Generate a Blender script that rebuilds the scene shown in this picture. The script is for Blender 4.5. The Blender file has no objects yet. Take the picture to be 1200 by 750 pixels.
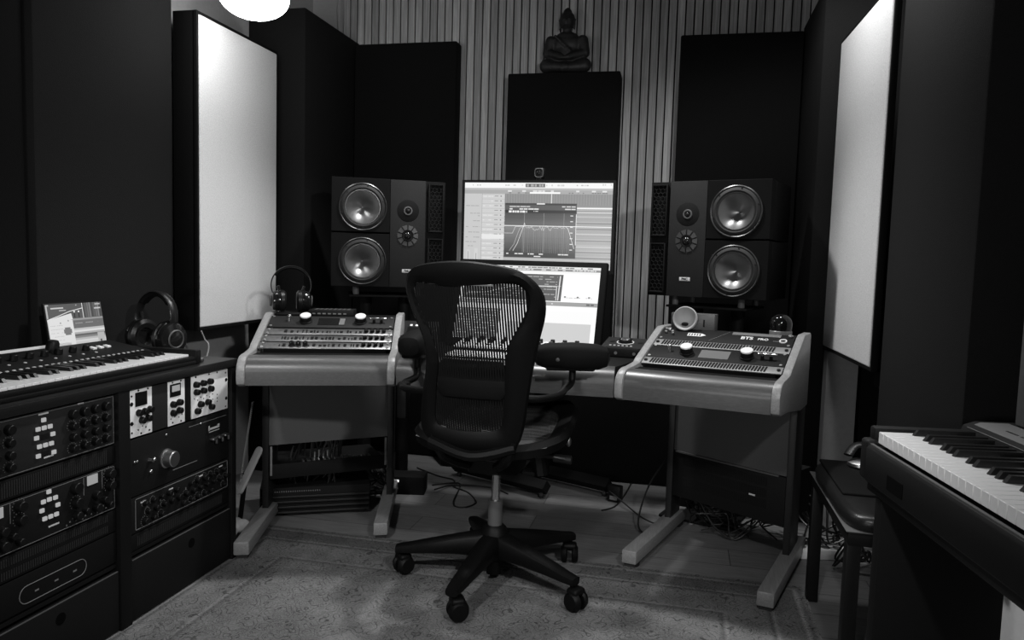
import bpy, bmesh, math, random
from mathutils import Vector, Matrix, Quaternion
random.seed(7)
S = bpy.context.scene
C = S.collection
PI = math.pi
def V(*a): return Vector(a)
def T(x, y, z): return Matrix.Translation((x, y, z))
def RZ(a): return Matrix.Rotation(a, 4, 'Z')
def RX(a): return Matrix.Rotation(a, 4, 'X')
def RY(a): return Matrix.Rotation(a, 4, 'Y')
def frame(o, ex, ey, ez):
    m = Matrix.Identity(4)
    for i in range(3):
        m[i][0], m[i][1], m[i][2], m[i][3] = ex[i], ey[i], ez[i], o[i]
    return m

# ------------------------------------------------------------ materials
def _new(name):
    m = bpy.data.materials.new(name); m.use_nodes = True
    nt = m.node_tree
    return m, nt, nt.nodes['Principled BSDF']
def rgb(v): return (v, v, v, 1)
def mat(name, v, rough=.5, metal=0, spec=.5, coat=0):
    m, nt, b = _new(name)
    b.inputs['Base Color'].default_value = rgb(v)
    b.inputs['Roughness'].default_value = rough
    b.inputs['Metallic'].default_value = metal
    b.inputs['Specular IOR Level'].default_value = spec
    b.inputs['Coat Weight'].default_value = coat
    return m
def emis(name, v):
    m, nt, b = _new(name)
    b.inputs['Base Color'].default_value = rgb(.02)
    b.inputs['Emission Color'].default_value = rgb(1)
    b.inputs['Emission Strength'].default_value = v
    b.inputs['Roughness'].default_value = .25
    return m
def _noise(nt, scale, detail=6, stretch=(1, 1, 1), rough=.6):
    tc = nt.nodes.new('ShaderNodeTexCoord'); mp = nt.nodes.new('ShaderNodeMapping')
    mp.inputs['Scale'].default_value = stretch
    n = nt.nodes.new('ShaderNodeTexNoise')
    n.inputs['Scale'].default_value = scale; n.inputs['Detail'].default_value = detail; n.inputs['Roughness'].default_value = rough
    nt.links.new(tc.outputs['Object'], mp.inputs[0]); nt.links.new(mp.outputs[0], n.inputs['Vector'])
    return n
def _ramp(nt, src, stops):
    r = nt.nodes.new('ShaderNodeValToRGB')
    el = r.color_ramp.elements
    while len(el) < len(stops): el.new(.5)
    for e, (p, v) in zip(el, stops): e.position = p; e.color = rgb(v)
    nt.links.new(src, r.inputs[0]); return r
def _bump(nt, src, b, strength, dist=.002):
    bp = nt.nodes.new('ShaderNodeBump'); bp.inputs['Strength'].default_value = strength; bp.inputs['Distance'].default_value = dist
    nt.links.new(src, bp.inputs['Height']); nt.links.new(bp.outputs[0], b.inputs['Normal'])
def noisy(name, v0, v1, scale, rough=.8, stretch=(1, 1, 1), bump=.2, metal=0, spec=.4, detail=6):
    m, nt, b = _new(name)
    n = _noise(nt, scale, detail, stretch)
    r = _ramp(nt, n.outputs['Fac'], [(.3, v0), (.7, v1)])
    nt.links.new(r.outputs[0], b.inputs['Base Color'])
    b.inputs['Roughness'].default_value = rough; b.inputs['Metallic'].default_value = metal
    b.inputs['Specular IOR Level'].default_value = spec
    if bump: _bump(nt, n.outputs['Fac'], b, bump)
    return m
def fabric(name, v, spec=.15):
    return noisy(name, v * .82, v * 1.15, 260, .95, (1, 1, 1), .35, 0, spec, 3)

M = {}
M['black'] = mat('black_plastic', .006, .45, spec=.2)
M['black_matte'] = mat('black_matte', .006, .75, spec=.15)
M['black_metal'] = noisy('black_powder_coat', .005, .007, 400, .6, bump=.1, spec=.12)
M['desk_metal'] = noisy('grey_powder_coat', .075, .09, 300, .55, bump=.08)
M['leg_metal'] = noisy('dark_powder_coat', .009, .012, 300, .5, bump=.08)
M['gloss'] = mat('glossy_black', .010, .15)
M['rubber'] = mat('rubber', .008, .7)
M['white'] = mat('white_plastic', .72, .4)
M['key_white'] = mat('ivory_key', .72, .35)
M['key_black'] = mat('ebony_key', .012, .3)
M['chrome'] = mat('chrome', .75, .18, 1)
M['steel'] = noisy('brushed_steel', .45, .6, 120, .35, (1, 1, 30), .05, 1)
M['silver'] = noisy('silver_faceplate', .17, .25, 90, .38, (1, 1, 1), .04, .85)
M['grey_face'] = noisy('grey_faceplate', .017, .022, 200, .6, bump=.05, spec=.15)
M['dark_face'] = noisy('dark_faceplate', .007, .010, 200, .6, bump=.05, spec=.15)
M['vent_metal'] = mat('vent_metal', .24, .4, .2)
M['band_grey'] = mat('panel_band_grey', .13, .5)
M['drawer'] = noisy('drawer_front', .006, .008, 300, .6, bump=.05, spec=.15)
M['hole'] = mat('dark_hole', .002, .9, spec=.05)
M['cylinder_grey'] = mat('cylinder_grey', .16, .35, .6)
M['speaker_black'] = mat('speaker_lacquer', .005, .58, spec=.07)
M['baffle'] = noisy('dotted_baffle', .013, .020, 420, .6, bump=.2, spec=.15, detail=1)
M['petal'] = mat('petal_grey', .035, .5)
M['bezel'] = mat('display_bezel', .003, .6, spec=.05)
M['mod_white'] = mat('module_white', .9, .45)
M['mark'] = mat('printed_mark', .55, .6)
M['mark_dim'] = mat('printed_mark_dim', .16, .6)
M['panel_black'] = fabric('black_panel_cloth', .0045)
M['panel_grey'] = fabric('charcoal_panel_cloth', .014)
M['panel_mid'] = fabric('dark_panel_cloth', .009)
M['panel_light'] = fabric('pale_panel_cloth', .72)
M['wall'] = noisy('wall_paint', .30, .33, 60, .9, bump=.08)
M['wall_pale'] = noisy('pale_wall_paint', .62, .66, 60, .9, bump=.05)
M['ceil'] = noisy('ceiling_paint', .10, .12, 40, .9, bump=.05)
M['leather'] = noisy('black_leather', .009, .013, 220, .32, bump=.25, spec=.3)
M['cushion'] = noisy('armrest_skin', .003, .005, 300, .7, bump=.15, spec=.12)
M['cone'] = mat('woofer_cone', .22, .33, .9)
M['cone_ring'] = mat('woofer_ring', .08, .34, .9)
M['statue'] = noisy('dark_stone', .008, .018, 40, .55, bump=.3)
M['pale_wood_plain'] = noisy('pale_board', .32, .42, 18, .5, (1, 1, .1), .05)
M['cloth_pale'] = noisy('pale_cloth', .35, .45, 30, .9, bump=.4)
M['cable'] = mat('cable_sheath', .010, .45)
M['cable_pale'] = mat('pale_cable', .35, .5)
M['glass_dark'] = mat('dark_glass', .006, .08, 0, .4)
M['lcd'] = mat('unlit_display', .012, .12)
M['lcd_grey'] = mat('grey_display', .16, .2)
M['lamp'] = emis('lamp_glass', 18)
M['led'] = emis('white_led', 1.1)
M['led_btn'] = emis('lit_button', .40)
M['meter'] = emis('lit_meter', .30)
M['mesh_black'] = mat('chair_mesh', .004, .6, spec=.12)
M['chair_black'] = mat('chair_black', .003, .5, spec=.14)
M['seat_mesh'] = noisy('seat_mesh', .06, .09, 300, .6, bump=.2)

def wood(name, v0, v1, stretch, scale=14, rough=.42):
    m, nt, b = _new(name)
    n = _noise(nt, scale, 8, stretch, .65)
    r = _ramp(nt, n.outputs['Fac'], [(.25, v0), (.5, (v0 + v1) / 2), (.62, v1), (.8, v0 * 1.1)])
    nt.links.new(r.outputs[0], b.inputs['Base Color'])
    b.inputs['Roughness'].default_value = rough
    _bump(nt, n.outputs['Fac'], b, .08)
    return m
M['wood_front_shaded'] = wood('oak_front_shaded', .042, .066, (1.2, 14, 14), rough=.38)  # same desk oak, colour darkened for the shade on the front edges
M['wood_front_shaded'].node_tree.nodes['Principled BSDF'].inputs['Coat Weight'].default_value = .35
M['wood_front_shaded'].node_tree.nodes['Principled BSDF'].inputs['Coat Roughness'].default_value = .3
M['wood_cheek_lit'] = wood('oak_cheek_lit', .20, .30, (14, 1.2, 14), rough=.4)  # same desk oak, colour lightened for the light on the cheek tops
M['wood_y'] = wood('oak_endwise', .15, .22, (14, 1.2, 14), rough=.36)
M['wood_z'] = wood('slat_oak', .20, .42, (22, 22, .7), 6, .5)
def board_tone(m, pitch, x0):
    nt = m.node_tree; b = nt.nodes['Principled BSDF']; src = b.inputs['Base Color'].links[0].from_socket
    tc = nt.nodes.new('ShaderNodeTexCoord'); sp = nt.nodes.new('ShaderNodeSeparateXYZ'); nt.links.new(tc.outputs['Object'], sp.inputs[0])
    a = nt.nodes.new('ShaderNodeMath'); a.operation = 'MULTIPLY_ADD'; a.inputs[1].default_value = 1 / pitch; a.inputs[2].default_value = x0
    nt.links.new(sp.outputs['X'], a.inputs[0])
    fl = nt.nodes.new('ShaderNodeMath'); fl.operation = 'FLOOR'; nt.links.new(a.outputs[0], fl.inputs[0])
    wn = nt.nodes.new('ShaderNodeTexWhiteNoise'); wn.noise_dimensions = '1D'; nt.links.new(fl.outputs[0], wn.inputs['W'])
    r = _ramp(nt, wn.outputs['Value'], [(0, .72), (1, 1.2)])
    mx = nt.nodes.new('ShaderNodeMix'); mx.data_type = 'RGBA'; mx.blend_type = 'MULTIPLY'; mx.inputs['Factor'].default_value = 1
    nt.links.new(src, mx.inputs['A']); nt.links.new(r.outputs[0], mx.inputs['B']); nt.links.new(mx.outputs['Result'], b.inputs['Base Color'])
board_tone(M['wood_z'], .0423, (1.90 - .5525) / .0423 + .02)
M['wood_block'] = wood('block_oak', .07, .10, (2, 12, 12))

def floor_mat():
    m, nt, b = _new('oak_planks')
    tc = nt.nodes.new('ShaderNodeTexCoord')
    br = nt.nodes.new('ShaderNodeTexBrick')
    for k, v in (('Scale', 1), ('Brick Width', 1.25), ('Row Height', .16), ('Mortar Size', .0018), ('Mortar Smooth', .1), ('Bias', 0)):
        br.inputs[k].default_value = v
    br.inputs['Color1'].default_value = rgb(.115); br.inputs['Color2'].default_value = rgb(.165); br.inputs['Mortar'].default_value = rgb(.03)
    br.offset = .37
    nt.links.new(tc.outputs['Object'], br.inputs['Vector'])
    n = _noise(nt, 9, 8, (1, 11, 1), .65)
    r = _ramp(nt, n.outputs['Fac'], [(.25, .6), (.55, 1.0), (.75, 1.25)])
    mx = nt.nodes.new('ShaderNodeMix'); mx.data_type = 'RGBA'; mx.blend_type = 'MULTIPLY'; mx.inputs['Factor'].default_value = 1
    nt.links.new(br.outputs['Color'], mx.inputs['A']); nt.links.new(r.outputs[0], mx.inputs['B'])
    nt.links.new(mx.outputs['Result'], b.inputs['Base Color'])
    b.inputs['Roughness'].default_value = .5
    _bump(nt, n.outputs['Fac'], b, .06)
    return m
M['floor'] = floor_mat()

def rug_mat():
    m, nt, b = _new('distressed_rug')
    L = nt.links.new
    tc = nt.nodes.new('ShaderNodeTexCoord'); sp = nt.nodes.new('ShaderNodeSeparateXYZ'); L(tc.outputs['Object'], sp.inputs[0])
    def math_(op, a, bb=None, c=None):
        n = nt.nodes.new('ShaderNodeMath'); n.operation = op
        for i, q in enumerate((a, bb, c)):
            if q is None: continue
            if isinstance(q, (int, float)): n.inputs[i].default_value = q
            else: L(q, n.inputs[i])
        return n.outputs[0]
    def mul(a, bb):
        mx = nt.nodes.new('ShaderNodeMix'); mx.data_type = 'RGBA'; mx.blend_type = 'MULTIPLY'; mx.inputs['Factor'].default_value = 1
        L(a, mx.inputs['A']); L(bb, mx.inputs['B']); return mx.outputs['Result']
    big = _noise(nt, 4.5, 5); mid = _noise(nt, 24, 5); fine = _noise(nt, 190, 3)
    col = _ramp(nt, big.outputs['Fac'], [(.3, .12), (.5, .17), (.7, .215)]).outputs[0]
    # ornament: mirrored lattice of rosettes drawn as thin outlines, worn away in patches
    ax_ = math_('ADD', math_('ABSOLUTE', sp.outputs['X']), math_('MULTIPLY', mid.outputs['Fac'], .02))
    ay_ = math_('ADD', math_('ABSOLUTE', math_('ADD', sp.outputs['Y'], -.33)), math_('MULTIPLY', mid.outputs['Fac'], .02))
    for k1, k2, k3, lo in ((47., 44., 1.5, .40), (113., 121., 1.2, .45)):
        f1 = math_('MULTIPLY', math_('SINE', math_('MULTIPLY', ax_, k1)), math_('COSINE', math_('MULTIPLY', ay_, k2)))
        f2 = math_('MULTIPLY', math_('SINE', math_('MULTIPLY_ADD', ax_, k1 * 1.9, 1.3)), math_('SINE', math_('MULTIPLY', ay_, k2 * 1.7)))
        ff = math_('MULTIPLY', math_('MULTIPLY_ADD', f2, .6, f1), k3)
        g_ = math_('ABSOLUTE', math_('SUBTRACT', math_('FRACT', math_('ADD', ff, 10)), .5))
        e = _ramp(nt, g_, [(.03, lo), (.11, 1.0)])
        w = _ramp(nt, mid.outputs['Fac'] if k1 < 50 else big.outputs['Fac'], [(.48, 0), (.66, 1)])
        mx = nt.nodes.new('ShaderNodeMix'); mx.data_type = 'RGBA'
        L(w.outputs[0], mx.inputs['Factor']); L(e.outputs[0], mx.inputs['A']); mx.inputs['B'].default_value = rgb(1)
        col = mul(col, mx.outputs['Result'])
    # border lines parallel to the edges (rug half sizes 1.05 x 1.1 around its centre)
    dx = math_('SUBTRACT', 1.05, math_('ABSOLUTE', sp.outputs['X']))
    dy = math_('SUBTRACT', 1.35, math_('ABSOLUTE', sp.outputs['Y']))
    d = math_('MINIMUM', dx, dy)
    lines = _ramp(nt, math_('MULTIPLY', d, 1.4), [(0, 1.1), (.03, .6), (.05, 1.3), (.065, .65), (.16, .75), (.175, 1.35), (.19, .6), (.21, 1.15), (.37, 1.0), (.385, 1.35), (.40, .65), (.42, 1.0)])
    col = mul(col, lines.outputs[0])
    # centre medallion, paler
    mx_ = math_('ADD', sp.outputs['X'], .10); my_ = math_('ADD', sp.outputs['Y'], -.36)
    rad = math_('ADD', math_('ABSOLUTE', mx_), math_('MULTIPLY', math_('ABSOLUTE', my_), 1.1))
    rad = math_('ADD', rad, math_('MULTIPLY', mid.outputs['Fac'], .12))
    med = _ramp(nt, rad, [(.0, 1.6), (.27, 1.45), (.30, .8), (.34, 1.25), (.55, 1.05), (.58, .85), (.62, 1.0)])
    col = mul(col, med.outputs[0])
    fi = _ramp(nt, fine.outputs['Fac'], [(.3, .72), (.7, 1.22)])
    col = mul(col, fi.outputs[0])
    L(col, b.inputs['Base Color']); b.inputs['Roughness'].default_value = .95; b.inputs['Specular IOR Level'].default_value = .1
    _bump(nt, fine.outputs['Fac'], b, .5, .003)
    return m
M['rug'] = rug_mat()

_em = {}
def EM(v):
    v = round(v, 2)
    if v not in _em: _em[v] = emis('screen_level_%02d' % int(v * 100), v)
    return _em[v]

# ------------------------------------------------------------ mesh builder
class MB:
    def __init__(s, M0=None):
        s.bm = bmesh.new(); s.M = M0 or Matrix.Identity(4)
    def _merge(s, t, m, mi):
        for f in t.faces: f.material_index = mi
        t.transform(s.M @ m)
        me = bpy.data.meshes.new('t'); t.to_mesh(me); t.free()
        s.bm.from_mesh(me); bpy.data.meshes.remove(me)
        return s
    def box(s, c, d, rot=None, bev=0, seg=2, mi=0):
        t = bmesh.new(); bmesh.ops.create_cube(t, size=1)
        t.transform(Matrix.Diagonal((d[0], d[1], d[2], 1)))
        if bev: bmesh.ops.bevel(t, geom=list(t.edges), offset=min(bev, min(d) * .49), segments=seg, profile=.5, affect='EDGES')
        return s._merge(t, T(*c) @ (rot or Matrix.Identity(4)), mi)
    def b2(s, a, b, bev=0, mi=0, seg=2):
        return s.box([(a[i] + b[i]) / 2 for i in range(3)], [abs(b[i] - a[i]) for i in range(3)], None, bev, seg, mi)
    def holed(s, x0, x1, z0, z1, y0, y1, cx, cz, r, n=64, mi=0):
        def edge(a):
            c, q = math.cos(a), math.sin(a); k = 1e9
            if c > 1e-6: k = min(k, (x1 - cx) / c)
            if c < -1e-6: k = min(k, (x0 - cx) / c)
            if q > 1e-6: k = min(k, (z1 - cz) / q)
            if q < -1e-6: k = min(k, (z0 - cz) / q)
            return cx + c * k, cz + q * k
        an = sorted([2 * PI * i / n for i in range(n)] + [math.atan2(zz - cz, xx - cx) % (2 * PI) for xx in (x0, x1) for zz in (z0, z1)])
        rings = []
        for a in an:
            ex, ez = edge(a); ix, iz = cx + r * math.cos(a), cz + r * math.sin(a)
            rings.append([(ex, y0, ez), (ix, y0, iz), (ix, y1, iz), (ex, y1, ez)])
        return s.loft(rings, closed=True, mi=mi)
    def cyl(s, p0, p1, r0, r1=None, seg=20, bev=0, mi=0):
        p0, p1 = Vector(p0), Vector(p1); h = (p1 - p0).length
        r1 = r0 if r1 is None else r1
        t = bmesh.new()
        if bev:
            pr = [(0, 0), (r0 - bev, 0), (r0, bev), (r1, h - bev), (r1 - bev, h), (0, h)]
        else: pr = [(0, 0), (r0, 0), (r1, h), (0, h)]
        _lathe(t, pr, seg)
        q = Vector((0, 0, 1)).rotation_difference(p1 - p0).to_matrix().to_4x4()
        return s._merge(t, T(*p0) @ q, mi)
    def lathe(s, pr, m=None, seg=32, mi=0):
        t = bmesh.new(); _lathe(t, pr, seg)
        return s._merge(t, m or Matrix.Identity(4), mi)
    def prism(s, poly, h, m=None, bev=0, mi=0):
        t = bmesh.new()
        a = [t.verts.new((x, y, 0)) for x, y in poly]; b = [t.verts.new((x, y, h)) for x, y in poly]
        n = len(poly)
        t.faces.new(a[::-1]); t.faces.new(b)
        for i in range(n): t.faces.new((a[i], a[(i + 1) % n], b[(i + 1) % n], b[i]))
        bmesh.ops.recalc_face_normals(t, faces=t.faces)
        if bev: bmesh.ops.bevel(t, geom=list(t.edges), offset=bev, segments=2, profile=.5, affect='EDGES')
        return s._merge(t, m or Matrix.Identity(4), mi)
    def tube(s, pts, r, seg=8, mi=0, flat=1.0, up=None):
        pts = [Vector(p) for p in pts]; n = len(pts); t = bmesh.new()
        rs = r if isinstance(r, (list, tuple)) else [r] * n
        tg = [(pts[min(i + 1, n - 1)] - pts[max(i - 1, 0)]).normalized() for i in range(n)]
        u = Vector(up) if up else (Vector((0, 0, 1)) if abs(tg[0].z) < .9 else Vector((1, 0, 0)))
        u = (u - tg[0] * u.dot(tg[0])).normalized(); rings = []
        for i in range(n):
            u = (u - tg[i] * u.dot(tg[i])).normalized(); w = tg[i].cross(u)
            rings.append([t.verts.new(pts[i] + (u * math.cos(2 * PI * k / seg) * flat + w * math.sin(2 * PI * k / seg)) * rs[i]) for k in range(seg)])
        for a, b in zip(rings, rings[1:]):
            for k in range(seg): t.faces.new((a[k], a[(k + 1) % seg], b[(k + 1) % seg], b[k]))
        t.faces.new(rings[0][::-1]); t.faces.new(rings[-1])
        bmesh.ops.recalc_face_normals(t, faces=t.faces)
        return s._merge(t, Matrix.Identity(4), mi)
    def loft(s, rings, closed=False, caps=True, mi=0):
        t = bmesh.new(); R = [[t.verts.new(p) for p in r] for r in rings]; n = len(R[0])
        pr = list(zip(R, R[1:])) + ([(R[-1], R[0])] if closed else [])
        for a, b in pr:
            for k in range(n): t.faces.new((a[k], a[(k + 1) % n], b[(k + 1) % n], b[k]))
        if caps and not closed: t.faces.new(R[0][::-1]); t.faces.new(R[-1])
        bmesh.ops.recalc_face_normals(t, faces=t.faces)
        return s._merge(t, Matrix.Identity(4), mi)
    def ball(s, c, r, mi=0, rot=None, sub=3):
        t = bmesh.new(); bmesh.ops.create_icosphere(t, subdivisions=sub, radius=1)
        r = r if isinstance(r, (tuple, list)) else (r, r, r)
        return s._merge(t, T(*c) @ (rot or Matrix.Identity(4)) @ Matrix.Diagonal((*r, 1)), mi)
    def quad(s, pts, mi=0):
        t = bmesh.new(); t.faces.new([t.verts.new(p) for p in pts]); return s._merge(t, Matrix.Identity(4), mi)
    def text(s, body, size, m, depth=.0006, mi=0, bold=0):
        cu = bpy.data.curves.new('t', 'FONT'); cu.body = body; cu.size = size; cu.extrude = depth; cu.offset = bold
        cu.align_x = 'CENTER'; cu.align_y = 'CENTER'
        o = bpy.data.objects.new('t', cu); C.objects.link(o)
        dg = bpy.context.evaluated_depsgraph_get(); dg.update()
        me = bpy.data.meshes.new_from_object(o.evaluated_get(dg))
        t = bmesh.new(); t.from_mesh(me); bpy.data.meshes.remove(me)
        bpy.data.objects.remove(o); bpy.data.curves.remove(cu)
        return s._merge(t, m, mi)
def _lathe(t, pr, seg):
    rows = []
    for r, z in pr:
        if r < 1e-6: rows.append([t.verts.new((0, 0, z))])
        else: rows.append([t.verts.new((r * math.cos(2 * PI * k / seg), r * math.sin(2 * PI * k / seg), z)) for k in range(seg)])
    for a, b in zip(rows, rows[1:]):
        for k in range(seg):
            k2 = (k + 1) % seg
            if len(a) == 1 and len(b) == 1: continue
            if len(a) == 1: t.faces.new((a[0], b[k2], b[k]))
            elif len(b) == 1: t.faces.new((a[k], a[k2], b[0]))
            else: t.faces.new((a[k], a[k2], b[k2], b[k]))
    bmesh.ops.recalc_face_normals(t, faces=t.faces)

ORG = {}
def _link(name, mb, mats, origin, smooth=True, ang=38):
    me = bpy.data.meshes.new(name); bm = mb.bm
    bm.transform(Matrix.Translation(-origin)); bm.to_mesh(me); bm.free()
    for m in (mats if isinstance(mats, (list, tuple)) else [mats]): me.materials.append(M[m] if isinstance(m, str) else m)
    if smooth:
        me.polygons.foreach_set('use_smooth', [True] * len(me.polygons)); me.set_sharp_from_angle(angle=math.radians(ang))
    o = bpy.data.objects.new(name, me); C.objects.link(o)
    return o
def tag(o, label, cat, group=None, kind=None):
    if label: o['label'] = label
    if cat: o['category'] = cat
    if group: o['group'] = group
    if kind: o['kind'] = kind
    return o
def thing(name, label, cat, loc, group=None):
    o = bpy.data.objects.new(name, None); o.empty_display_size = .05; C.objects.link(o); o.location = loc
    ORG[o.name] = Vector(loc)
    return tag(o, label, cat, group)
def part(name, mb, mats, parent, label=None, smooth=True, kind=None):
    org = ORG[parent.name]
    o = _link(name, mb, mats, org, smooth); o.parent = parent
    ORG[o.name] = org
    if label: o['label'] = label
    if kind: o['kind'] = kind
    return o
def solo(name, mb, mats, label, cat, group=None, kind=None, smooth=True):
    vs = [v.co for v in mb.bm.verts]
    lo = [min(v[i] for v in vs) for i in range(3)]; hi = [max(v[i] for v in vs) for i in range(3)]
    org = Vector(((lo[0] + hi[0]) / 2, (lo[1] + hi[1]) / 2, lo[2]))
    o = _link(name, mb, mats, org, smooth); o.location = org; ORG[o.name] = org
    return tag(o, label, cat, group, kind)
def struct(name, mb, mats, smooth=False):
    return solo(name, mb, mats, None, None, None, 'structure', smooth)
def spline(pts, n=10):
    P = [Vector(p) for p in pts]; out = []
    for i in range(len(P) - 1):
        p0, p1, p2, p3 = P[max(i - 1, 0)], P[i], P[i + 1], P[min(i + 2, len(P) - 1)]
        for k in range(n):
            t = k / n
            out.append(.5 * ((2 * p1) + (p2 - p0) * t + (2 * p0 - 5 * p1 + 4 * p2 - p3) * t * t + (3 * p1 - p0 - 3 * p2 + p3) * t ** 3))
    out.append(P[-1]); return out

# ------------------------------------------------------------ camera
p_, r_, y_, f_ = .0806, .0290, .2207, 880.0
cam = bpy.data.cameras.new('camera'); co = bpy.data.objects.new('camera', cam); C.objects.link(co)
right = V(math.cos(y_), math.sin(y_), 0); fwd0 = V(-math.sin(y_), math.cos(y_), 0); up0 = V(0, 0, 1)
fwd = math.cos(p_) * fwd0 - math.sin(p_) * up0; up1 = math.cos(p_) * up0 + math.sin(p_) * fwd0
rr = math.cos(r_) * right + math.sin(r_) * up1; uu = math.cos(r_) * up1 - math.sin(r_) * right
co.matrix_world = frame((0, 0, 1.1), rr, uu, -fwd)
cam.sensor_width = 36; cam.lens = f_ / 1200 * 36; cam.clip_start = .02
S.camera = co

# ------------------------------------------------------------ room
XL, XR, YB, YF, ZC = -2.10, .97, 4.0, -1.6, 2.80
struct('floor', MB().b2((XL - .1, YF - .1, -.1), (XR + .1, YB + .1, 0)), 'floor')
struct('ceiling', MB().b2((XL - .1, YF - .1, ZC), (XR + .1, YB + .1, ZC + .1)), 'ceil')
struct('wall_left', MB().b2((XL - .1, YF - .1, 0), (XL, YB + .1, ZC)), 'wall')
struct('wall_right', MB().b2((XR, YF - .1, 0), (XR + .1, YB + .1, ZC)), 'wall')
struct('wall_back', MB().b2((XL, YB, 0), (XR, YB + .1, ZC)), 'wall')
struct('wall_rear', MB().b2((XL, YF - .1, 0), (XR, YF, ZC)), 'wall')
# slatted cladding
mb = MB(); pitch = .0423; x = -1.90; k = 0
mb.b2((-1.905, YB - .006, .0), (.80, YB, ZC - .01), mi=1)
while x < .79:
    mb.b2((x, YB - .024, .0), (x + pitch - .0065, YB - .0055, ZC - .01), bev=.0012, seg=1)
    x += pitch
solo('slat_cladding', mb, ['wood_z', 'black_matte'], 'vertical wooden slat cladding across the whole back wall', 'wall cladding')
# pale edge strip of the cladding at the left corner
solo('edge_strip', MB().tube(spline([(-1.93, YB - .01, 1.0), (-1.925, YB - .012, 2.2), (-1.935, YB - .01, 2.45), (-1.92, YB - .014, 2.6), (-1.93, YB - .01, 2.78)], 6), .012, 6), 'wall',
     'thin pale ragged strip at the left end of the wooden slats', 'trim strip')

# ------------------------------------------------------------ acoustic panels
def slab(name, a, b, m, label, bev=.008, cat='acoustic panel', group=None):
    return solo(name, MB().b2(a, b, bev=bev), m, label, cat, group)
slab('absorber_panel', (XL + .001, 2.00, .62), (-2.0, 2.66, 2.79), 'panel_grey', 'tall charcoal cloth panel on the left wall behind the large headphones')
slab('absorber_panel', (XL + .001, .6, .62), (-2.02, 1.985, 2.79), 'panel_black', 'black cloth panel at the far left edge, beside the small lit tablet')
slab('bass_trap', (XL + .001, 3.35, .005), (-1.797, YB - .03, 2.262), 'panel_mid', 'tall black corner trap left of the speakers, right of the pale left panel', cat='bass trap')
slab('absorber_panel', (-1.79, 3.885, .005), (-1.212, YB - .0242, 2.238), 'panel_black', 'black back wall panel behind the left speaker')
slab('absorber_panel', (-.922, 3.845, .63), (-.346, YB - .0242, 2.052), 'panel_black', 'black back wall panel carrying the seated statue, behind the monitor')
slab('absorber_panel', (-.060, 3.885, .63), (.516, YB - .0242, 2.226), 'panel_black', 'black back wall panel behind the right speaker')
slab('bass_trap', (.522, 3.372, .005), (XR - .001, YB - .03, 2.265), 'panel_mid', 'tall black corner trap right of the right speaker', cat='bass trap')
slab('bass_trap', (-1.20, 3.72, .005), (-.02, YB - .0242, .625), 'panel_black', 'low black trap on the floor along the back wall beneath the desk', cat='bass trap')
slab('absorber_panel', (.645, 1.90, .52), (XR - .001, 2.645, 2.79), 'panel_grey', 'tall charcoal cloth panel on the right wall above the piano bench')
slab('absorber_panel', (.776, .2, .95), (XR - .001, 1.89, 2.79), 'panel_black', 'black cloth panel at the far right edge above the piano')

def light_panel(label, M0, w, h, th):
    # local: x along the width, y = towards room, z up; origin at lower back left
    t = thing('light_panel', label, 'acoustic panel', M0.translation)
    f = .012
    mb = MB(M0)
    mb.b2((0, 0, 0), (w, th - .012, h), bev=.003)
    for a, b in (((0, th - .02, 0), (f, th, h)), ((w - f, th - .02, 0), (w, th, h)), ((f, th - .02, 0), (w - f, th, f)), ((f, th - .02, h - f), (w - f, th, h))):
        mb.b2(a, b, bev=.002)
    part('frame', mb, 'black_metal', t)
    mb = MB(M0); mb.b2((f + .001, th - .016, f + .001), (w - f - .001, th + .004, h - f - .001), bev=.006, seg=3)
    part('cloth_front', mb, 'panel_light', t, 'pale stretched cloth front')
    return t
# left: faces +X ; right: faces -X
light_panel('pale cloth panel in a deep black frame on the left wall', frame((-2.005, 2.668, .775), V(0, 1, 0), V(1, 0, 0), V(0, 0, 1)), .605, 1.262, .108)
d = V(.596 - .622, 3.36 - 2.655, 0).normalized()
light_panel('pale cloth panel in a thin black frame on the right wall', frame((.640, 2.650, .765), d, V(-d.y, d.x, 0), V(0, 0, 1)), .715, 1.262, .022)
# stand-off cleat that carries the right pale panel
solo('wall_bracket', MB().b2((.665, 2.72, .75), (XR - .002, 2.78, .80), bev=.003).b2((.665, 2.70, .70), (.71, 2.80, .775), bev=.003), 'black_metal', 'small black bracket under the right pale panel', 'bracket')

struct('trim_1', MB().b2((.600, 3.29, 0), (.72, 3.370, .757)), 'wall')
struct('trim_2', MB().b2((.745, 1.30, 0), (XR - .0005, 2.64, .515)), 'wall_pale')
# ------------------------------------------------------------ lamp
t = thing('pendant_lamp', 'glowing round pendant lamp at the top left above the pale panel', 'lamp', (-1.605, 2.6, 1.975))
LM0 = T(-1.605, 2.6, 2.05)
part('glass_globe', MB(LM0).ball((0, 0, 0), (.128, .128, .082)), 'lamp', t)
part('collar', MB(LM0).cyl((0, 0, .075), (0, 0, .12), .05, .03), 'black_metal', t)
part('cord', MB(LM0).cyl((0, 0, .115), (0, 0, ZC - 2.05 - .02), .004, seg=8), 'cable', t)
part('ceiling_cap', MB(LM0).cyl((0, 0, ZC - 2.05 - .03), (0, 0, ZC - 2.05), .05, bev=.004), 'black_metal', t)

# ------------------------------------------------------------ rug
RC = V(-.595, 1.32, 0)
solo('area_rug', MB().b2((RC.x - 1.05, RC.y - 1.35, .0005), (RC.x + 1.05, RC.y + 1.35, .007), bev=.003), 'rug', 'worn grey oriental rug under the office chair', 'rug')
bpy.data.objects['area_rug'].location = RC + V(0, 0, 0); 
for v in bpy.data.objects['area_rug'].data.vertices: v.co.z += .0005

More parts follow.
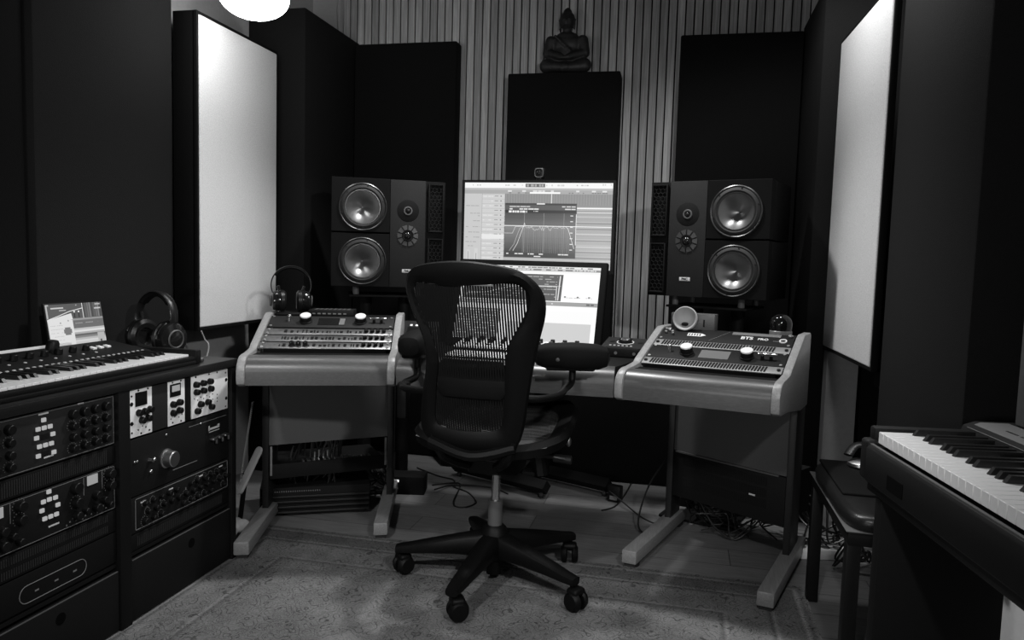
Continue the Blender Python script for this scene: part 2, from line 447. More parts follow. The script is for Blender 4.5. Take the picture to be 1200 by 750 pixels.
# ------------------------------------------------------------ desk
WL = dict(FL=V(-1.456, 2.248, 0), FR=V(-.965, 2.452, 0), n=V(-.30, .954, 0))
WR = dict(FL=V(-.205, 2.49, 0), FR=V(.308, 2.385, 0), n=V(.30, .954, 0))
for w in (WL, WR):
    e = w['FR'] - w['FL']; w['L'] = e.length; w['ex'] = e.normalized()
    w['M'] = frame(w['FL'], w['ex'], w['n'].normalized(), V(0, 0, 1))
SL = V(0, .235, .108); SLn = SL.normalized()
S0 = V(0, .165, .750)
def slope(w):
    ey = (w['n'].normalized() * SLn.y + V(0, 0, SLn.z)).normalized()
    ez = w['ex'].cross(ey).normalized()
    o = w['M'] @ V(w['L'] / 2, S0.y, S0.z)
    return frame(o, w['ex'], ey, ez)
PROF = [(.028, .640), (.004, .650), (.0, .665), (.0, .698), (.006, .716), (.018, .731), (.036, .742), (.06, .7465), (.10, .748), (.165, .755), (.185, .768), (.385, .858), (.41, .866), (.525, .866), (.535, .855), (.535, .60), (.40, .60), (.16, .632)]
def bull(v1, z0=.645):
    arc = [(.066 - .054 * math.cos(a * PI / 20), .690 + .052 * math.sin(a * PI / 20)) for a in range(11)]
    return [(.012, z0)] + arc + [(v1, .742), (v1, .722), (.066, .700), (.05, .69), (.045, z0)]
def wing(w, label, outer, feet, legs, panel_z, kind):
    L = w['L']; m = w['M']
    t = thing('desk_wing', label, 'desk', (m @ V(L / 2, .25, 0)))
    Mp = lambda u: m @ frame((u, 0, 0), V(0, 1, 0), V(0, 0, 1), V(1, 0, 0))
    ck = .027
    for u in (0, L - ck):
        part('side_cheek', MB().prism(PROF, ck, Mp(u), bev=.004), 'wood_cheek_lit', t)
    part('front_edge', MB().prism(bull(.085), L - 2 * ck - .001, Mp(ck + .0005), bev=.0), 'wood_front_shaded', t)
    mb = MB(m)
    mb.b2((ck, .085, .725), (L - ck, S0.y + .004, .7385)); part('worktop', mb, 'black_metal', t)
    mb = MB(m)
    mb.b2((ck, .400, .840), (L - ck, .533, .8525), bev=.002)
    mb.b2((ck, .515, .61), (L - ck, .533, .840))
    part('rear_top', mb, 'black_metal', t)
    # frame rails and floor of the rack bay
    mb = MB(m); mb.b2((ck, .15, .62), (L - ck, .53, .635)); part('bay_floor', mb, 'black_matte', t)
    for u, v in feet:
        f = MB(m); f.box((u + .0, v + .30, .045), (.055, .60, .05), bev=.006)
        ft = part('foot', f, 'wood_y', t)
        for vv in (.01, .53):
            g = MB(m); g.b2((u - .02, v + vv, .0), (u + .02, v + vv + .05, .021)); part('glide', g, 'rubber', ft)
    for u, v in legs:
        f = MB(m); f.b2((u - .012, v, .069), (u + .012, min(v + .17, .72), .642), bev=.002)
        part('leg', f, 'leg_metal', t)
    (u0, v0), (u1, v1) = legs
    a = m @ V(u0 + .012, v0 + .01, 0); b = m @ V(u1 - .012, v1 + .01, 0)
    e = b - a; pm = frame(a, e.normalized(), e.normalized().cross(V(0, 0, -1)), V(0, 0, 1))
    w['pm'] = pm; w['pl'] = e.length
    f = MB(pm); f.b2((0, 0, panel_z), (e.length, .003, .64))
    part('modesty_panel', f, 'desk_metal', t)
    return t
tL = wing(WL, 'left rack wing of the wooden studio desk, beside the pale left panel', 0, [(-.005, .085), (.470, .235)], [(-.008, .45), (.475, .585)], .325, 'L')
tR = wing(WR, 'right rack wing of the wooden studio desk, below the right speaker', 1, [(.012, .175), (.505, .048)], [(.012, .60), (.500, .41)], .352, 'R')
# centre table
a = WL['FR']; b = WR['FL']; e = (b - a); ML = frame(a, e.normalized(), V(0, 0, 1).cross(e.normalized()), V(0, 0, 1)); CL = e.length
t = thing('desk_table', 'wooden centre section of the studio desk behind the chair', 'desk', (a + b) / 2)
Mp = lambda u: ML @ frame((u, 0, 0), V(0, 1, 0), V(0, 0, 1), V(1, 0, 0))
part('front_edge', MB().prism(bull(.10, .648), CL - .002, Mp(.001)), 'wood_front_shaded', t)
part('worktop', MB(ML).prism([(.001, .10), (CL - .001, .10), (CL + .16, .60), (-.16, .60)], .03, T(0, 0, .709)), 'black_metal', t)
part('under_rail', MB(ML).b2((.03, .06, .64), (CL - .03, .08, .705)).b2((.0, .50, .60), (CL, .52, .705)), 'leg_metal', t)

# ------------------------------------------------------------ rack units in the wings
def knob(mb, c, ez, r, h, mi=0, seg=18):
    c = Vector(c); ez = Vector(ez)
    return mb.cyl(c, c + ez * h, r, r * .92, seg, bev=min(.0015, r * .2), mi=mi)
Z = V(0, 0, 1)
def unit(w, name, label, s0, s1, mface, group, th=.004, depth=.10):
    m = slope(w)
    W = w['L'] - .060
    t = thing(name, label, 'rack unit', m @ V(0, (s0 + s1) / 2, 0), group)
    part('faceplate', MB(m).b2((-W / 2, s0, 0), (W / 2, s1, th), bev=.001), mface, t)
    part('chassis', MB(m).b2((-W / 2 + .02, s0 + .003, -.055), (W / 2 - .02, s1 - .003, 0)), 'black_matte', t)
    return t, m, W
def screws(t, m, W, s0, s1, z=.004):
    for x in (-W / 2 + .012, W / 2 - .012):
        for s in (s0 + .008, s1 - .008): part('screw', MB(m).cyl((x, s, z), (x, s, z + .003), .005, seg=10), 'steel', t)
GL = 'gear in the left desk wing'
lab = ['lowest of three slim silver units in the left desk wing', 'middle of three slim silver units in the left desk wing', 'topmost of three slim silver units in the left desk wing']
for i in range(3):
    s0 = .004 + i * .050
    t, m, W = unit(WL, 'slim_rack_unit', lab[i], s0, s0 + .043, 'silver', GL)
    screws(t, m, W, s0, s0 + .043)
    mb = MB(m); rnd = random.Random(i + 3)
    x = -W / 2 + .07
    while x < W / 2 - .11:
        ww = rnd.choice((.004, .006, .010)); mb.b2((x, s0 + .014, .004), (x + ww, s0 + rnd.choice((.024, .030)), .0065)); x += ww + rnd.uniform(.004, .016)
    part('buttons', mb, 'black', t)
    for j in range(4):
        kb = MB(m); knob(kb, (W / 2 - .10 + j * .022, s0 + .022, .004), Z, .008, .012); part('knob', kb, 'black', t)
    if i == 0:
        for j in range(3):
            kb = MB(m); knob(kb, (-W / 2 + .115 + j * .024, s0 + .022, .004), Z, .009, .016); part('knob', kb, 'gloss', t)
def big_unit(w, label, s0, grp, face='grey_face', dispm='lcd'):
    t, m, W = unit(w, 'preamp_unit', label, s0, s0 + .086, face, grp)
    for x in (-W * .215, W * .225):
        kb = MB(m)
        kb.lathe([(.0, .0), (.024, 0), (.024, .004), (.0215, .006), (.0205, .024), (.0, .024)], T(x, s0 + .045, .004), 28, 0)
        k = part('knob', kb, 'black', t, 'large knob with a bright cap')
        part('knob_cap', MB(m).lathe([(0, .0), (.0205, 0), (.0205, .004), (.019, .0055), (0, .0055)], T(x, s0 + .045, .028), 28), 'white', k)
    mb = MB(m); mb.b2((-W * .115, s0 + .018, .004), (W * .10, s0 + .070, .0055)); part('display', mb, dispm, t)
    if dispm == 'lcd':
        part('lit_display', MB(m).b2((W * .055, s0 + .02, .0056), (W * .098, s0 + .068, .006)), 'lcd_grey', t)
    kb = MB(m); kb.cyl((-W * .345, s0 + .05, .004), (-W * .345, s0 + .05, .016), .009, .006); kb.ball((-W * .345, s0 + .055, .020), .008)
    part('toggle', kb, 'chrome', t)
    for x in (W * .335, W * .395):
        kb = MB(m); kb.cyl((x, s0 + .04, .004), (x, s0 + .04, .02), .006, .005); part('switch', kb, 'black', t)
        kb = MB(m); kb.box((x + .002, s0 + .046, .022), (.034, .009, .006), bev=.002); part('lever', kb, 'chrome', t)
    screws(t, m, W, s0, s0 + .086)
    return t, m, W
big_unit(WL, 'wide dark unit with two bright knobs at the back of the left desk wing', .158, GL)
GR = 'gear in the right desk wing'
def vent_unit(w, label, s0):
    t, m, W = unit(w, 'vent_panel', label, s0, s0 + .041, 'vent_metal', GR)
    mb = MB(m)
    x = -W / 2 + .03
    while x < W / 2 - .05:
        mb.box((x, s0 + .0205, .0034), (.0060, .031, .004), rot=RZ(-.10)); x += .0100
    part('slots', mb, 'black_matte', t)
    for x in (-W / 2 + .010, W / 2 - .012): part('screw', MB(m).cyl((x, s0 + .02, .004), (x, s0 + .02, .008), .006, seg=12), 'black', t)
vent_unit(WR, 'slotted vent strip at the front of the right desk wing', .002)
vent_unit(WR, 'slotted vent strip between the two wide units of the right desk wing', .132)
t, m, W = big_unit(WR, 'wide black unit with two bright knobs and grey display in the right desk wing', .045, GR, 'dark_face', 'lcd_grey')
s0 = .175
t, m, W = unit(WR, 'converter_unit', 'black unit with white lettering at the back of the right desk wing', s0, s0 + .084, 'dark_face', GR)
mb = MB(m)
mb.prism([(-.105 - .028, s0 + .034), (-.105 + .022, s0 + .034), (-.105 + .036, s0 + .044), (-.105 + .022, s0 + .054), (-.105 - .028, s0 + .054)], .0012, T(0, 0, .004))
part('name_tag', mb, 'white', t)
mb = MB(m)
for i in range(5): mb.b2((-.129 + i * .0095, s0 + .038, .0052), (-.1245 + i * .0095, s0 + .050, .0056))
part('tag_lettering', mb, 'dark_face', t)
part('lettering', MB(m).text('BTS', .026, T(.075, s0 + .044, .0042), mi=0, bold=.0007).text('PRO', .019, T(.130, s0 + .042, .0042), bold=.0004), 'white', t)
part('display', MB(m).b2((.02, s0 + .062, .004), (.185, s0 + .080, .0055)), 'lcd_grey', t)
part('printed_line', MB(m).box((-.02, s0 + .045, .0043), (.001, .09, .0006), rot=RZ(-.7)).b2((.165, s0 + .034, .004), (.19, s0 + .036, .0046)), 'mark_dim', t)
kb = MB(m); kb.lathe([(.009, 0), (.013, 0), (.013, .004), (.009, .004), (.009, 0)], T(.198, s0 + .036, .004), 20); part('ring', kb, 'white', t)
for (x, s, r) in ((-.205, .066, .008), (-.19, .05, .006), (-.213, .046, .005), (-.185, .036, .005), (.215, .07, .007)):
    kb = MB(m); knob(kb, (x, s0 + s, .004), Z, r, .009); part('knob', kb, 'steel', t)
screws(t, m, W, s0, s0 + .084)

# ------------------------------------------------------------ gear below the wings
pm, pl = WR['pm'], WR['pl']
t = thing('power_amplifier', 'dark slotted amplifier hung below the front panel of the right desk wing', 'rack unit', pm @ V(pl / 2, .1, .17))
part('faceplate', MB(pm).b2((.002, -.002, .165), (pl - .002, .004, .348), bev=.001), 'dark_face', t)
part('top_lip', MB(pm).b2((.01, -.006, .345), (pl - .03, .003, .351)), 'desk_metal', t)
part('chassis', MB(pm).b2((.03, .004, .17), (pl - .03, .25, .34)), 'black_matte', t)
for r in range(3):
    mb = MB(pm)
    for i in range(54): mb.b2((.045 + i * .0068, -.0028, .215 + r * .042), (.0485 + i * .0068, -.0018, .247 + r * .042))
    part('vent_slots', mb, 'black_matte', t)
part('badge', MB(pm).b2((.34, -.0035, .252), (.365, -.0018, .258)), 'mark', t)
pm, pl = WL['pm'], WL['pl']
t = thing('patch_bay', 'shallow black patch bay low in the left desk wing, cables behind it', 'rack unit', pm @ V(pl / 2, .1, .18))
part('faceplate', MB(pm).b2((.002, -.002, .185), (pl - .002, .004, .245), bev=.001), 'black_matte', t)
part('tray', MB(pm).b2((.004, .004, .215), (pl - .004, .28, .225)), 'black_matte', t)
rnd = random.Random(11)
for i in range(14):
    x = .14 + i * .022; g = MB(pm); g.b2((x, .05, .225), (x + rnd.uniform(.006, .014), .08, .233 + rnd.random() * .006)); part('connector', g, 'steel', t)
for i in range(5):
    x = .20 + i * .018; g = MB(pm); g.cyl((x, .09, .225), (x, .09, .25 + rnd.random() * .02), .005, seg=8); part('plug', g, 'steel', t)
part('side_rail', MB(pm).b2((.004, -.003, .20), (.012, .003, .32)).b2((pl - .012, -.003, .20), (pl - .004, .003, .32)), 'steel', t)
# floor gear between the left feet
e = V(-1.221 + 1.669, 2.955 - 2.722, 0).normalized(); fm = frame((-1.655, 2.725, 0), e, Z.cross(e), Z)
t = thing('floor_amplifier', 'low black finned box on the floor between the left wing feet', 'amplifier', fm @ V(.23, .1, 0))
part('case', MB(fm).b2((0, .012, .012), (.45, .24, .125), bev=.004), 'black_matte', t)
for i in range(4):
    part('fin', MB(fm).b2((.004, 0, .018 + i * .022), (.446, .014, .026 + i * .022), bev=.001), 'leg_metal', t)
mb = MB(fm)
for i in range(22): mb.b2((.05 + i * .009, .0095, .106), (.053 + i * .009, .0125, .111))
part('vent_dots', mb, 'mark_dim', t)
part('foot', MB(fm).b2((.02, .03, 0), (.05, .06, .012)).b2((.40, .03, 0), (.43, .06, .012)).b2((.02, .19, 0), (.05, .22, .012)).b2((.40, .19, 0), (.43, .22, .012)), 'rubber', t)
pc = T(-1.215, 3.26, 0) @ RZ(.2)
t = thing('power_conditioner', 'small black box with a lit mark on the floor right of the left wing', 'power supply', (-1.215, 3.26, 0))
part('case', MB(pc).b2((-.07, -.05, .0), (.09, .06, .085), bev=.005), 'black_matte', t)
part('lit_mark', MB(pc).b2((-.055, -.053, .060), (-.028, -.049, .070)), 'led', t)
part('label_plate', MB(pc).b2((-.055, -.053, .025), (-.032, -.049, .035)), 'mark', t)

# ------------------------------------------------------------ speakers
def speaker(label, loc, yaw, mirror):
    W, H, D = .50, .479, .36
    m = T(*loc) @ RZ(yaw)
    t = thing('studio_speaker', label, 'speaker', m @ V(0, D / 2, -H / 2), 'studio speakers behind the desk')
    sx = -1 if mirror else 1
    X = lambda fr: sx * (fr - .5) * W
    def bx(mb, f0, f1, y0, y1, z0, z1, bev=0, mi=0):
        a, b = sorted((X(f0), X(f1))); return mb.b2((a, y0, z0), (b, y1, z1), bev=bev, mi=mi)
    g = .0025
    for nm, z0, z1, zc in (('upper_woofer_box', g, H / 2, .235 * H), ('lower_woofer_box', -H / 2, -g, -.262 * H)):
        a, b = sorted((X(0), X(.505)))
        mb = MB(m); mb.b2((a, .058, z0), (b, D, z1), bev=.003)
        mb.holed(a, b, z0 + .0025, z1 - .0025, .0, .06, X(.268), zc, .0985)
        mb.b2((a, .002, z1 - .006), (b, .06, z1), bev=.0025).b2((a, .002, z0), (b, .06, z0 + .006), bev=.0025)
        part(nm, mb, 'speaker_black', t)
    mb = MB(m); bx(mb, .505, 1, .012, D - .005, -H / 2 + .001, H / 2 - .001, .003); part('cabinet', mb, 'speaker_black', t)
    mb = MB(m); bx(mb, .508, .822, -.001, .013, -H / 2 + .001, H / 2 - .001, .002)
    bf = part('baffle', mb, 'baffle', t, 'finely dotted grey baffle')
    for zc in (.235 * H, -.262 * H):
        fm = m @ T(X(.268), 0, zc) @ RX(PI / 2)
        w = part('woofer', MB(fm).lathe([(.072, .004), (.084, .010), (.095, .006), (.100, .0), (.0984, -.004), (.078, -.012), (.072, -.002)], None, 56), 'rubber', t)
        part('rim', MB(fm).lathe([(.098, .0), (.098, .0055), (.1015, .0075), (.105, .0055), (.105, .0), (.098, .0)], None, 64), 'cone_ring', w)
        part('inner_ring', MB(fm).lathe([(.071, .003), (.073, .0085), (.0765, .0085), (.078, .003), (.071, .003)], None, 56), 'cone_ring', w)
        pr = [(.0715, .005)]; zz = .005
        for i in range(1, 19):
            r1 = .0715 * (1 - i / 18); tl = math.radians(22 + 30 * ((r1 + .002) / .0715) ** 1.2)
            zz -= .0715 / 18 * math.tan(tl); pr.append((max(r1, 0), zz))
        part('cone', MB(fm).lathe(pr, None, 56), 'cone', w, 'dished shiny cone')
        mb = MB(fm)
        for k in range(6):
            a = k * PI / 3 + .3; mb.cyl((.0925 * math.cos(a), .0925 * math.sin(a), .004), (.0925 * math.cos(a), .0925 * math.sin(a), .009), .003, seg=8)
        part('screws', mb, 'black', w)
    fm = m @ T(X(.665), -.001, .215 * H) @ RX(PI / 2)
    tw = part('tweeter', MB(fm).lathe([(0, .001), (.047, .001), (.049, .0), (.049, -.002), (0, -.002)], None, 40), 'black_matte', t)
    part('dome', MB(fm).lathe([(0, .009), (.006, .008), (.010, .004), (.011, .001), (.0, .001)], None, 24), 'gloss', tw)
    part('dome_ring', MB(fm).lathe([(.013, .001), (.014, .005), (.018, .005), (.020, .001), (.013, .001)], None, 28), 'desk_metal', tw)
    fm = m @ T(X(.665), -.001, -.015 * H) @ RX(PI / 2)
    md = part('midrange', MB(fm).lathe([(0, .001), (.024, .001), (.026, .004), (.024, .008), (.0, .0)], None, 32), 'black_matte', t)
    part('dome', MB(fm).lathe([(0, .014), (.008, .013), (.015, .008), (.019, .002), (0, .002)], None, 28), 'gloss', md)
    for k in range(10):
        a = k * PI / 5
        part('petal', MB(fm @ RZ(a)).loft([[(r, -w_, z) for r, w_, z in ((.026, .006, .002),)] + [(.026, .006, .002), (.026, .006, .005), (.026, -.006, .006)], [(.046, -.0115, .002), (.046, .0115, .002), (.046, .0115, .003), (.046, -.0115, .004)]]), 'petal', md)
    for (z0, z1, nm) in ((.025 * H, .475 * H, 'upper'), (-.472 * H, -.035 * H, 'lower')):
        mb = MB(m)
        a, b = sorted((X(.845), X(.985))); th = .006
        mb.b2((a, -.004, z0), (a + th, .012, z1), bev=.001).b2((b - th, -.004, z0), (b, .012, z1), bev=.001)
        mb.b2((a + th, -.004, z0), (b - th, .012, z0 + th), bev=.001).b2((a + th, -.004, z1 - th), (b - th, .012, z1), bev=.001)
        v = part('vent', mb, 'black_metal', t)
        mb = MB(m); hexr = .0105; row = 0; z = z0 + th + .006
        while z < z1 - th:
            x = a + th + (.004 if row % 2 else .0135)
            while x < b - th + .004:
                pts = [(x + hexr * math.cos(k * PI / 3 + PI / 6), .002, z + hexr * math.sin(k * PI / 3 + PI / 6)) for k in range(7)]
                pts = [(min(max(p[0], a + th), b - th), p[1], min(max(p[2], z0 + th), z1 - th)) for p in pts]
                for q0, q1 in zip(pts, pts[1:]):
                    if (Vector(q0) - Vector(q1)).length > .003: mb.cyl(q0, q1, .0014, seg=5)
                x += hexr * 1.76
            z += hexr * 1.52; row += 1
        part('grille', mb, 'dark_face', v)
    bz = -.345 * H; bxc = X(.665)
    bd = part('badge', MB(m).box((bxc, -.002, bz), (.046, .002, .015), bev=.0008), 'mark', t)
    part('badge_lettering', MB(m).text('PMC', .0135, T(bxc, -.0032, bz) @ RX(PI / 2), depth=.0004, bold=.0003), 'dark_face', bd)
    return m, W, H, D
mSL = speaker('wide black studio speaker left of the monitor, woofers at its left', (-1.282, 3.161, 1.199), .448, False)
mSR = speaker('wide black studio speaker right of the monitor, woofers at its right', (.089, 3.187, 1.204), -.327, True)
def stand(label, sp):
    m, W, H, D = sp
    zb = (m @ V(0, 0, -H / 2)).z
    b = m @ V(0, D / 2, 0); fm = frame((b.x, b.y, 0), m.to_3x3() @ V(1, 0, 0), m.to_3x3() @ V(0, 1, 0), Z)
    t = thing('speaker_stand', label, 'speaker stand', (b.x, b.y, 0), 'stands under the studio speakers')
    part('base_plate', MB(fm).b2((-.16, -.15, 0), (.16, .17, .012), bev=.003), 'black_metal', t)
    part('top_plate', MB(fm).b2((-.17, -.15, zb - .047), (.17, .15, zb - .037), bev=.002), 'black_metal', t)
    for x in (-.09, .09): part('column', MB(fm).cyl((x, .02, .012), (x, .02, zb - .047), .03), 'black_metal', t)
    for x in (-.14, .14):
        for y in (-.12, .12): part('isolator', MB(fm).cyl((x, y, zb - .037), (x, y, zb), .014, bev=.002), 'desk_metal', t)
stand('black stand under the left studio speaker', mSL)
stand('black stand under the right studio speaker', mSR)

# ------------------------------------------------------------ screens
def screen_art(mb, w, h, items, levels, y=-.0006):
    """items in fractions from the upper left; mb.M has x right, z up, -y towards the viewer"""
    n = 0
    def lv(v):
        v = round(v, 2)
        if v not in levels: levels.append(v)
        return levels.index(v)
    for it in items:
        n += 1; yy = y - n * .000004
        if it[0] == 'r':
            _, x0, y0, x1, y1, v = it
            P = [(x0, y0), (x1, y0), (x1, y1), (x0, y1)]
            mb.quad([((px - .5) * w, yy, (.5 - py) * h) for px, py in reversed(P)], lv(v))
        else:
            _, pts, th, v = it
            for (ax, ay), (bx_, by) in zip(pts, pts[1:]):
                a = V((ax - .5) * w, (.5 - ay) * h); b = V((bx_ - .5) * w, (.5 - by) * h)
                dd = (b - a)
                if dd.length < 1e-6: continue
                nn = V(-dd.y, dd.x).normalized() * th / 2
                q = [a - nn, b - nn, b + nn, a + nn]
                mb.quad([(p.x, yy, p.y) for p in q], lv(v))
def make_screen(t, name, m, w, h, items, base):
    levels = [base]
    mb = MB(m); mb.b2((-w / 2, -.0005, -h / 2), (w / 2, .003, h / 2))
    screen_art(mb, w, h, items, levels)
    return part(name, mb, [EM(v) for v in levels], t, smooth=False)
rnd = random.Random(5)
def dashes(x0, x1, y, h, v, lo=.005, hi=.018, gap=.6):
    out = []; x = x0
    while x < x1:
        w = rnd.uniform(lo, hi)
        if rnd.random() < gap: out.append(('r', x, y, min(x + w, x1), y + h, v))
        x += w + rnd.uniform(.002, .008)
    return out
A = []
A += [('r', 0, 0, 1, .062, .92)] + dashes(.01, .14, .022, .014, .62) + dashes(.28, .40, .022, .014, .62) + dashes(.56, .68, .02, .02, .66) + dashes(.74, .84, .022, .014, .55) + dashes(.93, .99, .01, .02, .7)
A += [('r', .42, .010, .552, .052, .13)]
for x in (.428, .455, .462, .482, .51, .528): A += [('r', x, .018, x + .014, .044, .42)]
A += [('r', 0, .066, 1, .085, .50), ('r', 0, .085, 1, .13, .40)] + dashes(.30, .98, .088, .018, .75, .01, .03) + dashes(.29, .99, .112, .012, .2, .004, .02)
A += [('r', .45, .108, .655, .126, .98)]
A += [('r', 0, .13, .122, 1, .58)]
for y in (.27, .36, .39, .45, .52, .585, .645, .70, .75): A += dashes(.012, .11, y, .008, .36, .01, .03)
A += [('r', .02, .80, .045, .97, .64), ('r', .075, .78, .10, .97, .64), ('r', .03, .82, .034, .96, .3), ('r', .086, .84, .09, .96, .3)]
A += [('r', .122, .13, .124, 1, .3), ('r', .124, .13, .28, 1, .62)]
for i in range(16):
    y = .135 + i * .056
    A += [('r', .124, y, .28, y + .003, .38), ('r', .21, y + .020, .235, y + .026, .18), ('r', .25, y + .018, .258, y + .03, .14)] + dashes(.13, .20, y + .02, .012, .74, .01, .04)
A += [('r', .124, .61, .28, .665, .80)]
A += [('r', .28, .13, 1, .255, .26)]
for i in range(40): A += [('r', .29 + i * .018, .13, .2915 + i * .018, .255, .40)]
A += [('r', .595, .13, .601, .255, .75)]
for i in range(22):
    y = .255 + i * .0335
    A += [('r', .28, y, 1, y + .0335, .36 if i % 2 else .27), ('r', .28, y + .024, 1, y + .0295, .52)]
A += [('r', .77, .285, 1, .30, .9), ('r', .77, .335, 1, .343, .8), ('r', .77, .392, 1, .40, .66), ('r', .77, .59, 1, .60, .6), ('r', .77, .73, 1, .742, .6)]
x0, x1 = .284, .768
A += [('r', x0, .238, x1, .875, .05), ('r', x0 + .002, .26, x1 - .002, .318, .10), ('r', .50, .238, .555, .252, .8)] + dashes(.315, .455, .272, .012, .6, .02, .05, .95) + dashes(.315, .53, .298, .016, .75, .02, .04, .9) + dashes(.67, .76, .27, .012, .7, .02, .04, .95) + dashes(.69, .76, .298, .014, .7, .02, .04, .95)
A += [('r', x0 + .002, .318, x1 - .002, .352, .03)] + dashes(.31, .435, .325, .024, .9, .008, .02, .95) + dashes(.46, .68, .328, .008, .7, .003, .02, .3)
for i in range(10):
    A += [('r', x0 + .002, .352 + i * .0155, x1 - .002, .352 + (i + 1) * .0155, .07 + .008 * i)]
for i in range(14):
    A += [('r', x0 + .002, .507 + i * .022, x1 - .002, .507 + (i + 1) * .022, .23 - .013 * i)]
for i in range(26): A += [('r', .41 + i * .0125, .52, .4112 + i * .0125, .82, .30 if i % 3 else .42)]
for xx in (.418, .55, .685): A += [('r', xx, .352, xx + .0015, .815, .45)]
A += [('r', .28, .50, 1, .507, .95)]
for i in range(7): A += [('r', .728, .375 + i * .066, .746, .385 + i * .066, .75)]
A += [('l', [(x0, .592), (.34, .592), (.358, .515), (.42, .51)], .0012, .9), ('l', [(.32, .80), (.352, .72), (.375, .60), (.39, .53), (.42, .512)], .0016, .55), ('l', [(.345, .80), (.375, .71), (.40, .58), (.415, .505), (.42, .47), (.425, .505)], .0016, .9)]
pts = [(.425, .51)]
xx = .43
while xx < .70:
    pts.append((xx, .515 + rnd.uniform(-.02, .045) * (1 if .47 < xx < .60 else .4))); xx += .006
A += [('l', pts, .0010, .85), ('l', [(.70, .51), (.715, .53), (.735, .64), (.758, .76)], .0016, .92), ('r', .765, .36, .768, .72, .95)]
A += [('r', x0, .822, x1, .875, .05)] + dashes(.30, .755, .826, .014, .75, .01, .035, .6) + [('r', .49, .855, .535, .867, .8)]
A += [('r', .28, .89, 1, 1, .52), ('r', .28, .905, 1, .91, .38)]
MW, MH = .65, .366
mm = T(-.624, 3.205, 1.2475) @ RZ(-.016)
t = thing('computer_monitor', 'upright widescreen monitor showing an audio editor, on the back of the desk', 'monitor', mm @ V(0, .02, -MH / 2))
part('case', MB(mm).b2((-MW / 2 - .012, .001, -MH / 2 - .016), (MW / 2 + .012, .035, MH / 2 + .012), bev=.003).b2((-.18, .035, -.12), (.18, .06, .12), bev=.01), 'black', t)
mb = MB(mm); q = .0115
mb.b2((-MW / 2 - q, -.004, -MH / 2 - .0155), (-MW / 2, .002, MH / 2 + q)).b2((MW / 2, -.004, -MH / 2 - .0155), (MW / 2 + q, .002, MH / 2 + q)).b2((-MW / 2, -.004, -MH / 2 - .0155), (MW / 2, .002, -MH / 2)).b2((-MW / 2, -.004, MH / 2), (MW / 2, .002, MH / 2 + q))
part('bezel', mb, 'black', t)
make_screen(t, 'screen', mm, MW, MH, A, .5)
# webcam
wm = mm @ T(.005, .004, MH / 2 + .012)
t = thing('webcam', 'small square webcam on top of the monitor', 'webcam', wm.translation)
part('body', MB(wm).box((0, .01, .030), (.046, .03, .046), bev=.009, seg=3), 'black', t)
part('front_ring', MB(wm).tube([(.018 * (abs(math.cos(a)) ** .6) * (1 if math.cos(a) > 0 else -1), -.0055, .030 + .018 * (abs(math.sin(a)) ** .6) * (1 if math.sin(a) > 0 else -1)) for a in [2 * PI * k / 40 for k in range(41)]], .0018, 6), 'desk_metal', t)
part('lens', MB(wm @ T(0, -.005, .03) @ RX(PI / 2)).lathe([(0, .003), (.006, .003), (.009, .001), (.009, -.001), (0, -.001)], None, 20), 'gloss', t)
part('clip', MB(wm).b2((-.012, -.006, .0005), (.012, .03, .008), bev=.002), 'black', t)
# floor stand carrying the monitor
t = thing('monitor_stand', 'black wheeled floor stand with long feet behind the office chair', 'monitor stand', (-.62, 3.48, 0))
mb = MB(); mb.tube([(-1.08, 3.585, .055), (-.565, 3.352, .055)], .034, 4, up=(0, 0, 1)); part('foot', mb, 'black_metal', t)
mb = MB(); mb.tube([(-.78, 3.69, .055), (-.29, 3.475, .055)], .034, 4, up=(0, 0, 1)); part('foot', mb, 'black_metal', t)
part('cross_bar', MB().b2((-.70, 3.42, .05), (-.62, 3.62, .10), bev=.004).tube([(-.60, 3.40, .09), (-.64, 3.46, .26)], .028, 6), 'black_metal', t)
part('column', MB().b2((-.66, 3.455, .08), (-.58, 3.50, 1.30), bev=.006), 'black_metal', t)
part('mount', MB().b2((-.70, 3.30, 1.17), (-.54, 3.315, 1.33), bev=.003).b2((-.65, 3.26, 1.21), (-.59, 3.46, 1.29), bev=.004), 'black_metal', t)
for p in ((-1.05, 3.57), (-.59, 3.362), (-.76, 3.68), (-.31, 3.482)):
    part('caster', MB().cyl((p[0] - .008, p[1], .014), (p[0] + .008, p[1], .014), .014), 'rubber', t)

# tilted touch display
th = math.radians(60); DW, DH = .585, .345
ctr = V(-.622, 2.955, .775) + V(0, math.cos(th), math.sin(th)) * (DH / 2)
dm = frame(ctr, V(1, 0, 0), V(0, math.sin(th), -math.cos(th)), V(0, math.cos(th), math.sin(th)))
B = [('r', 0, 0, 1, .035, .8), ('r', 0, .035, 1, .065, .25)] + dashes(.02, .98, .01, .016, .2, .01, .04) + dashes(.02, .98, .042, .014, .75, .01, .04)
B += [('r', 0, .065, 1, .10, .9), ('r', .02, .11, .74, .47, .10)]
for i in range(9): B += dashes(.05, .70, .14 + i * .034, .010, .45, .01, .05, .5)
B += [('l', [(.05, .40), (.2, .38), (.35, .30), (.45, .275), (.60, .28), (.70, .27), (.705, .46)], .003, .75), ('r', .03, .265, .73, .272, .5), ('r', .715, .13, .722, .46, .85)]
B += [('r', .76, .40, .775, .425, .2), ('r', .85, .40, .865, .425, .2), ('r', .93, .40, .945, .425, .2)] + dashes(.76, .96, .415, .010, .5, .01, .03)
B += [('r', 0, .48, 1, .535, .35)] + dashes(.02, .70, .50, .014, .75, .01, .04) + dashes(.86, .98, .495, .022, .12, .01, .03)
B += [('r', 0, .535, 1, .60, 1.0), ('r', .33, .60, .98, .76, .95), ('r', .0, .60, .32, 1, .22)]
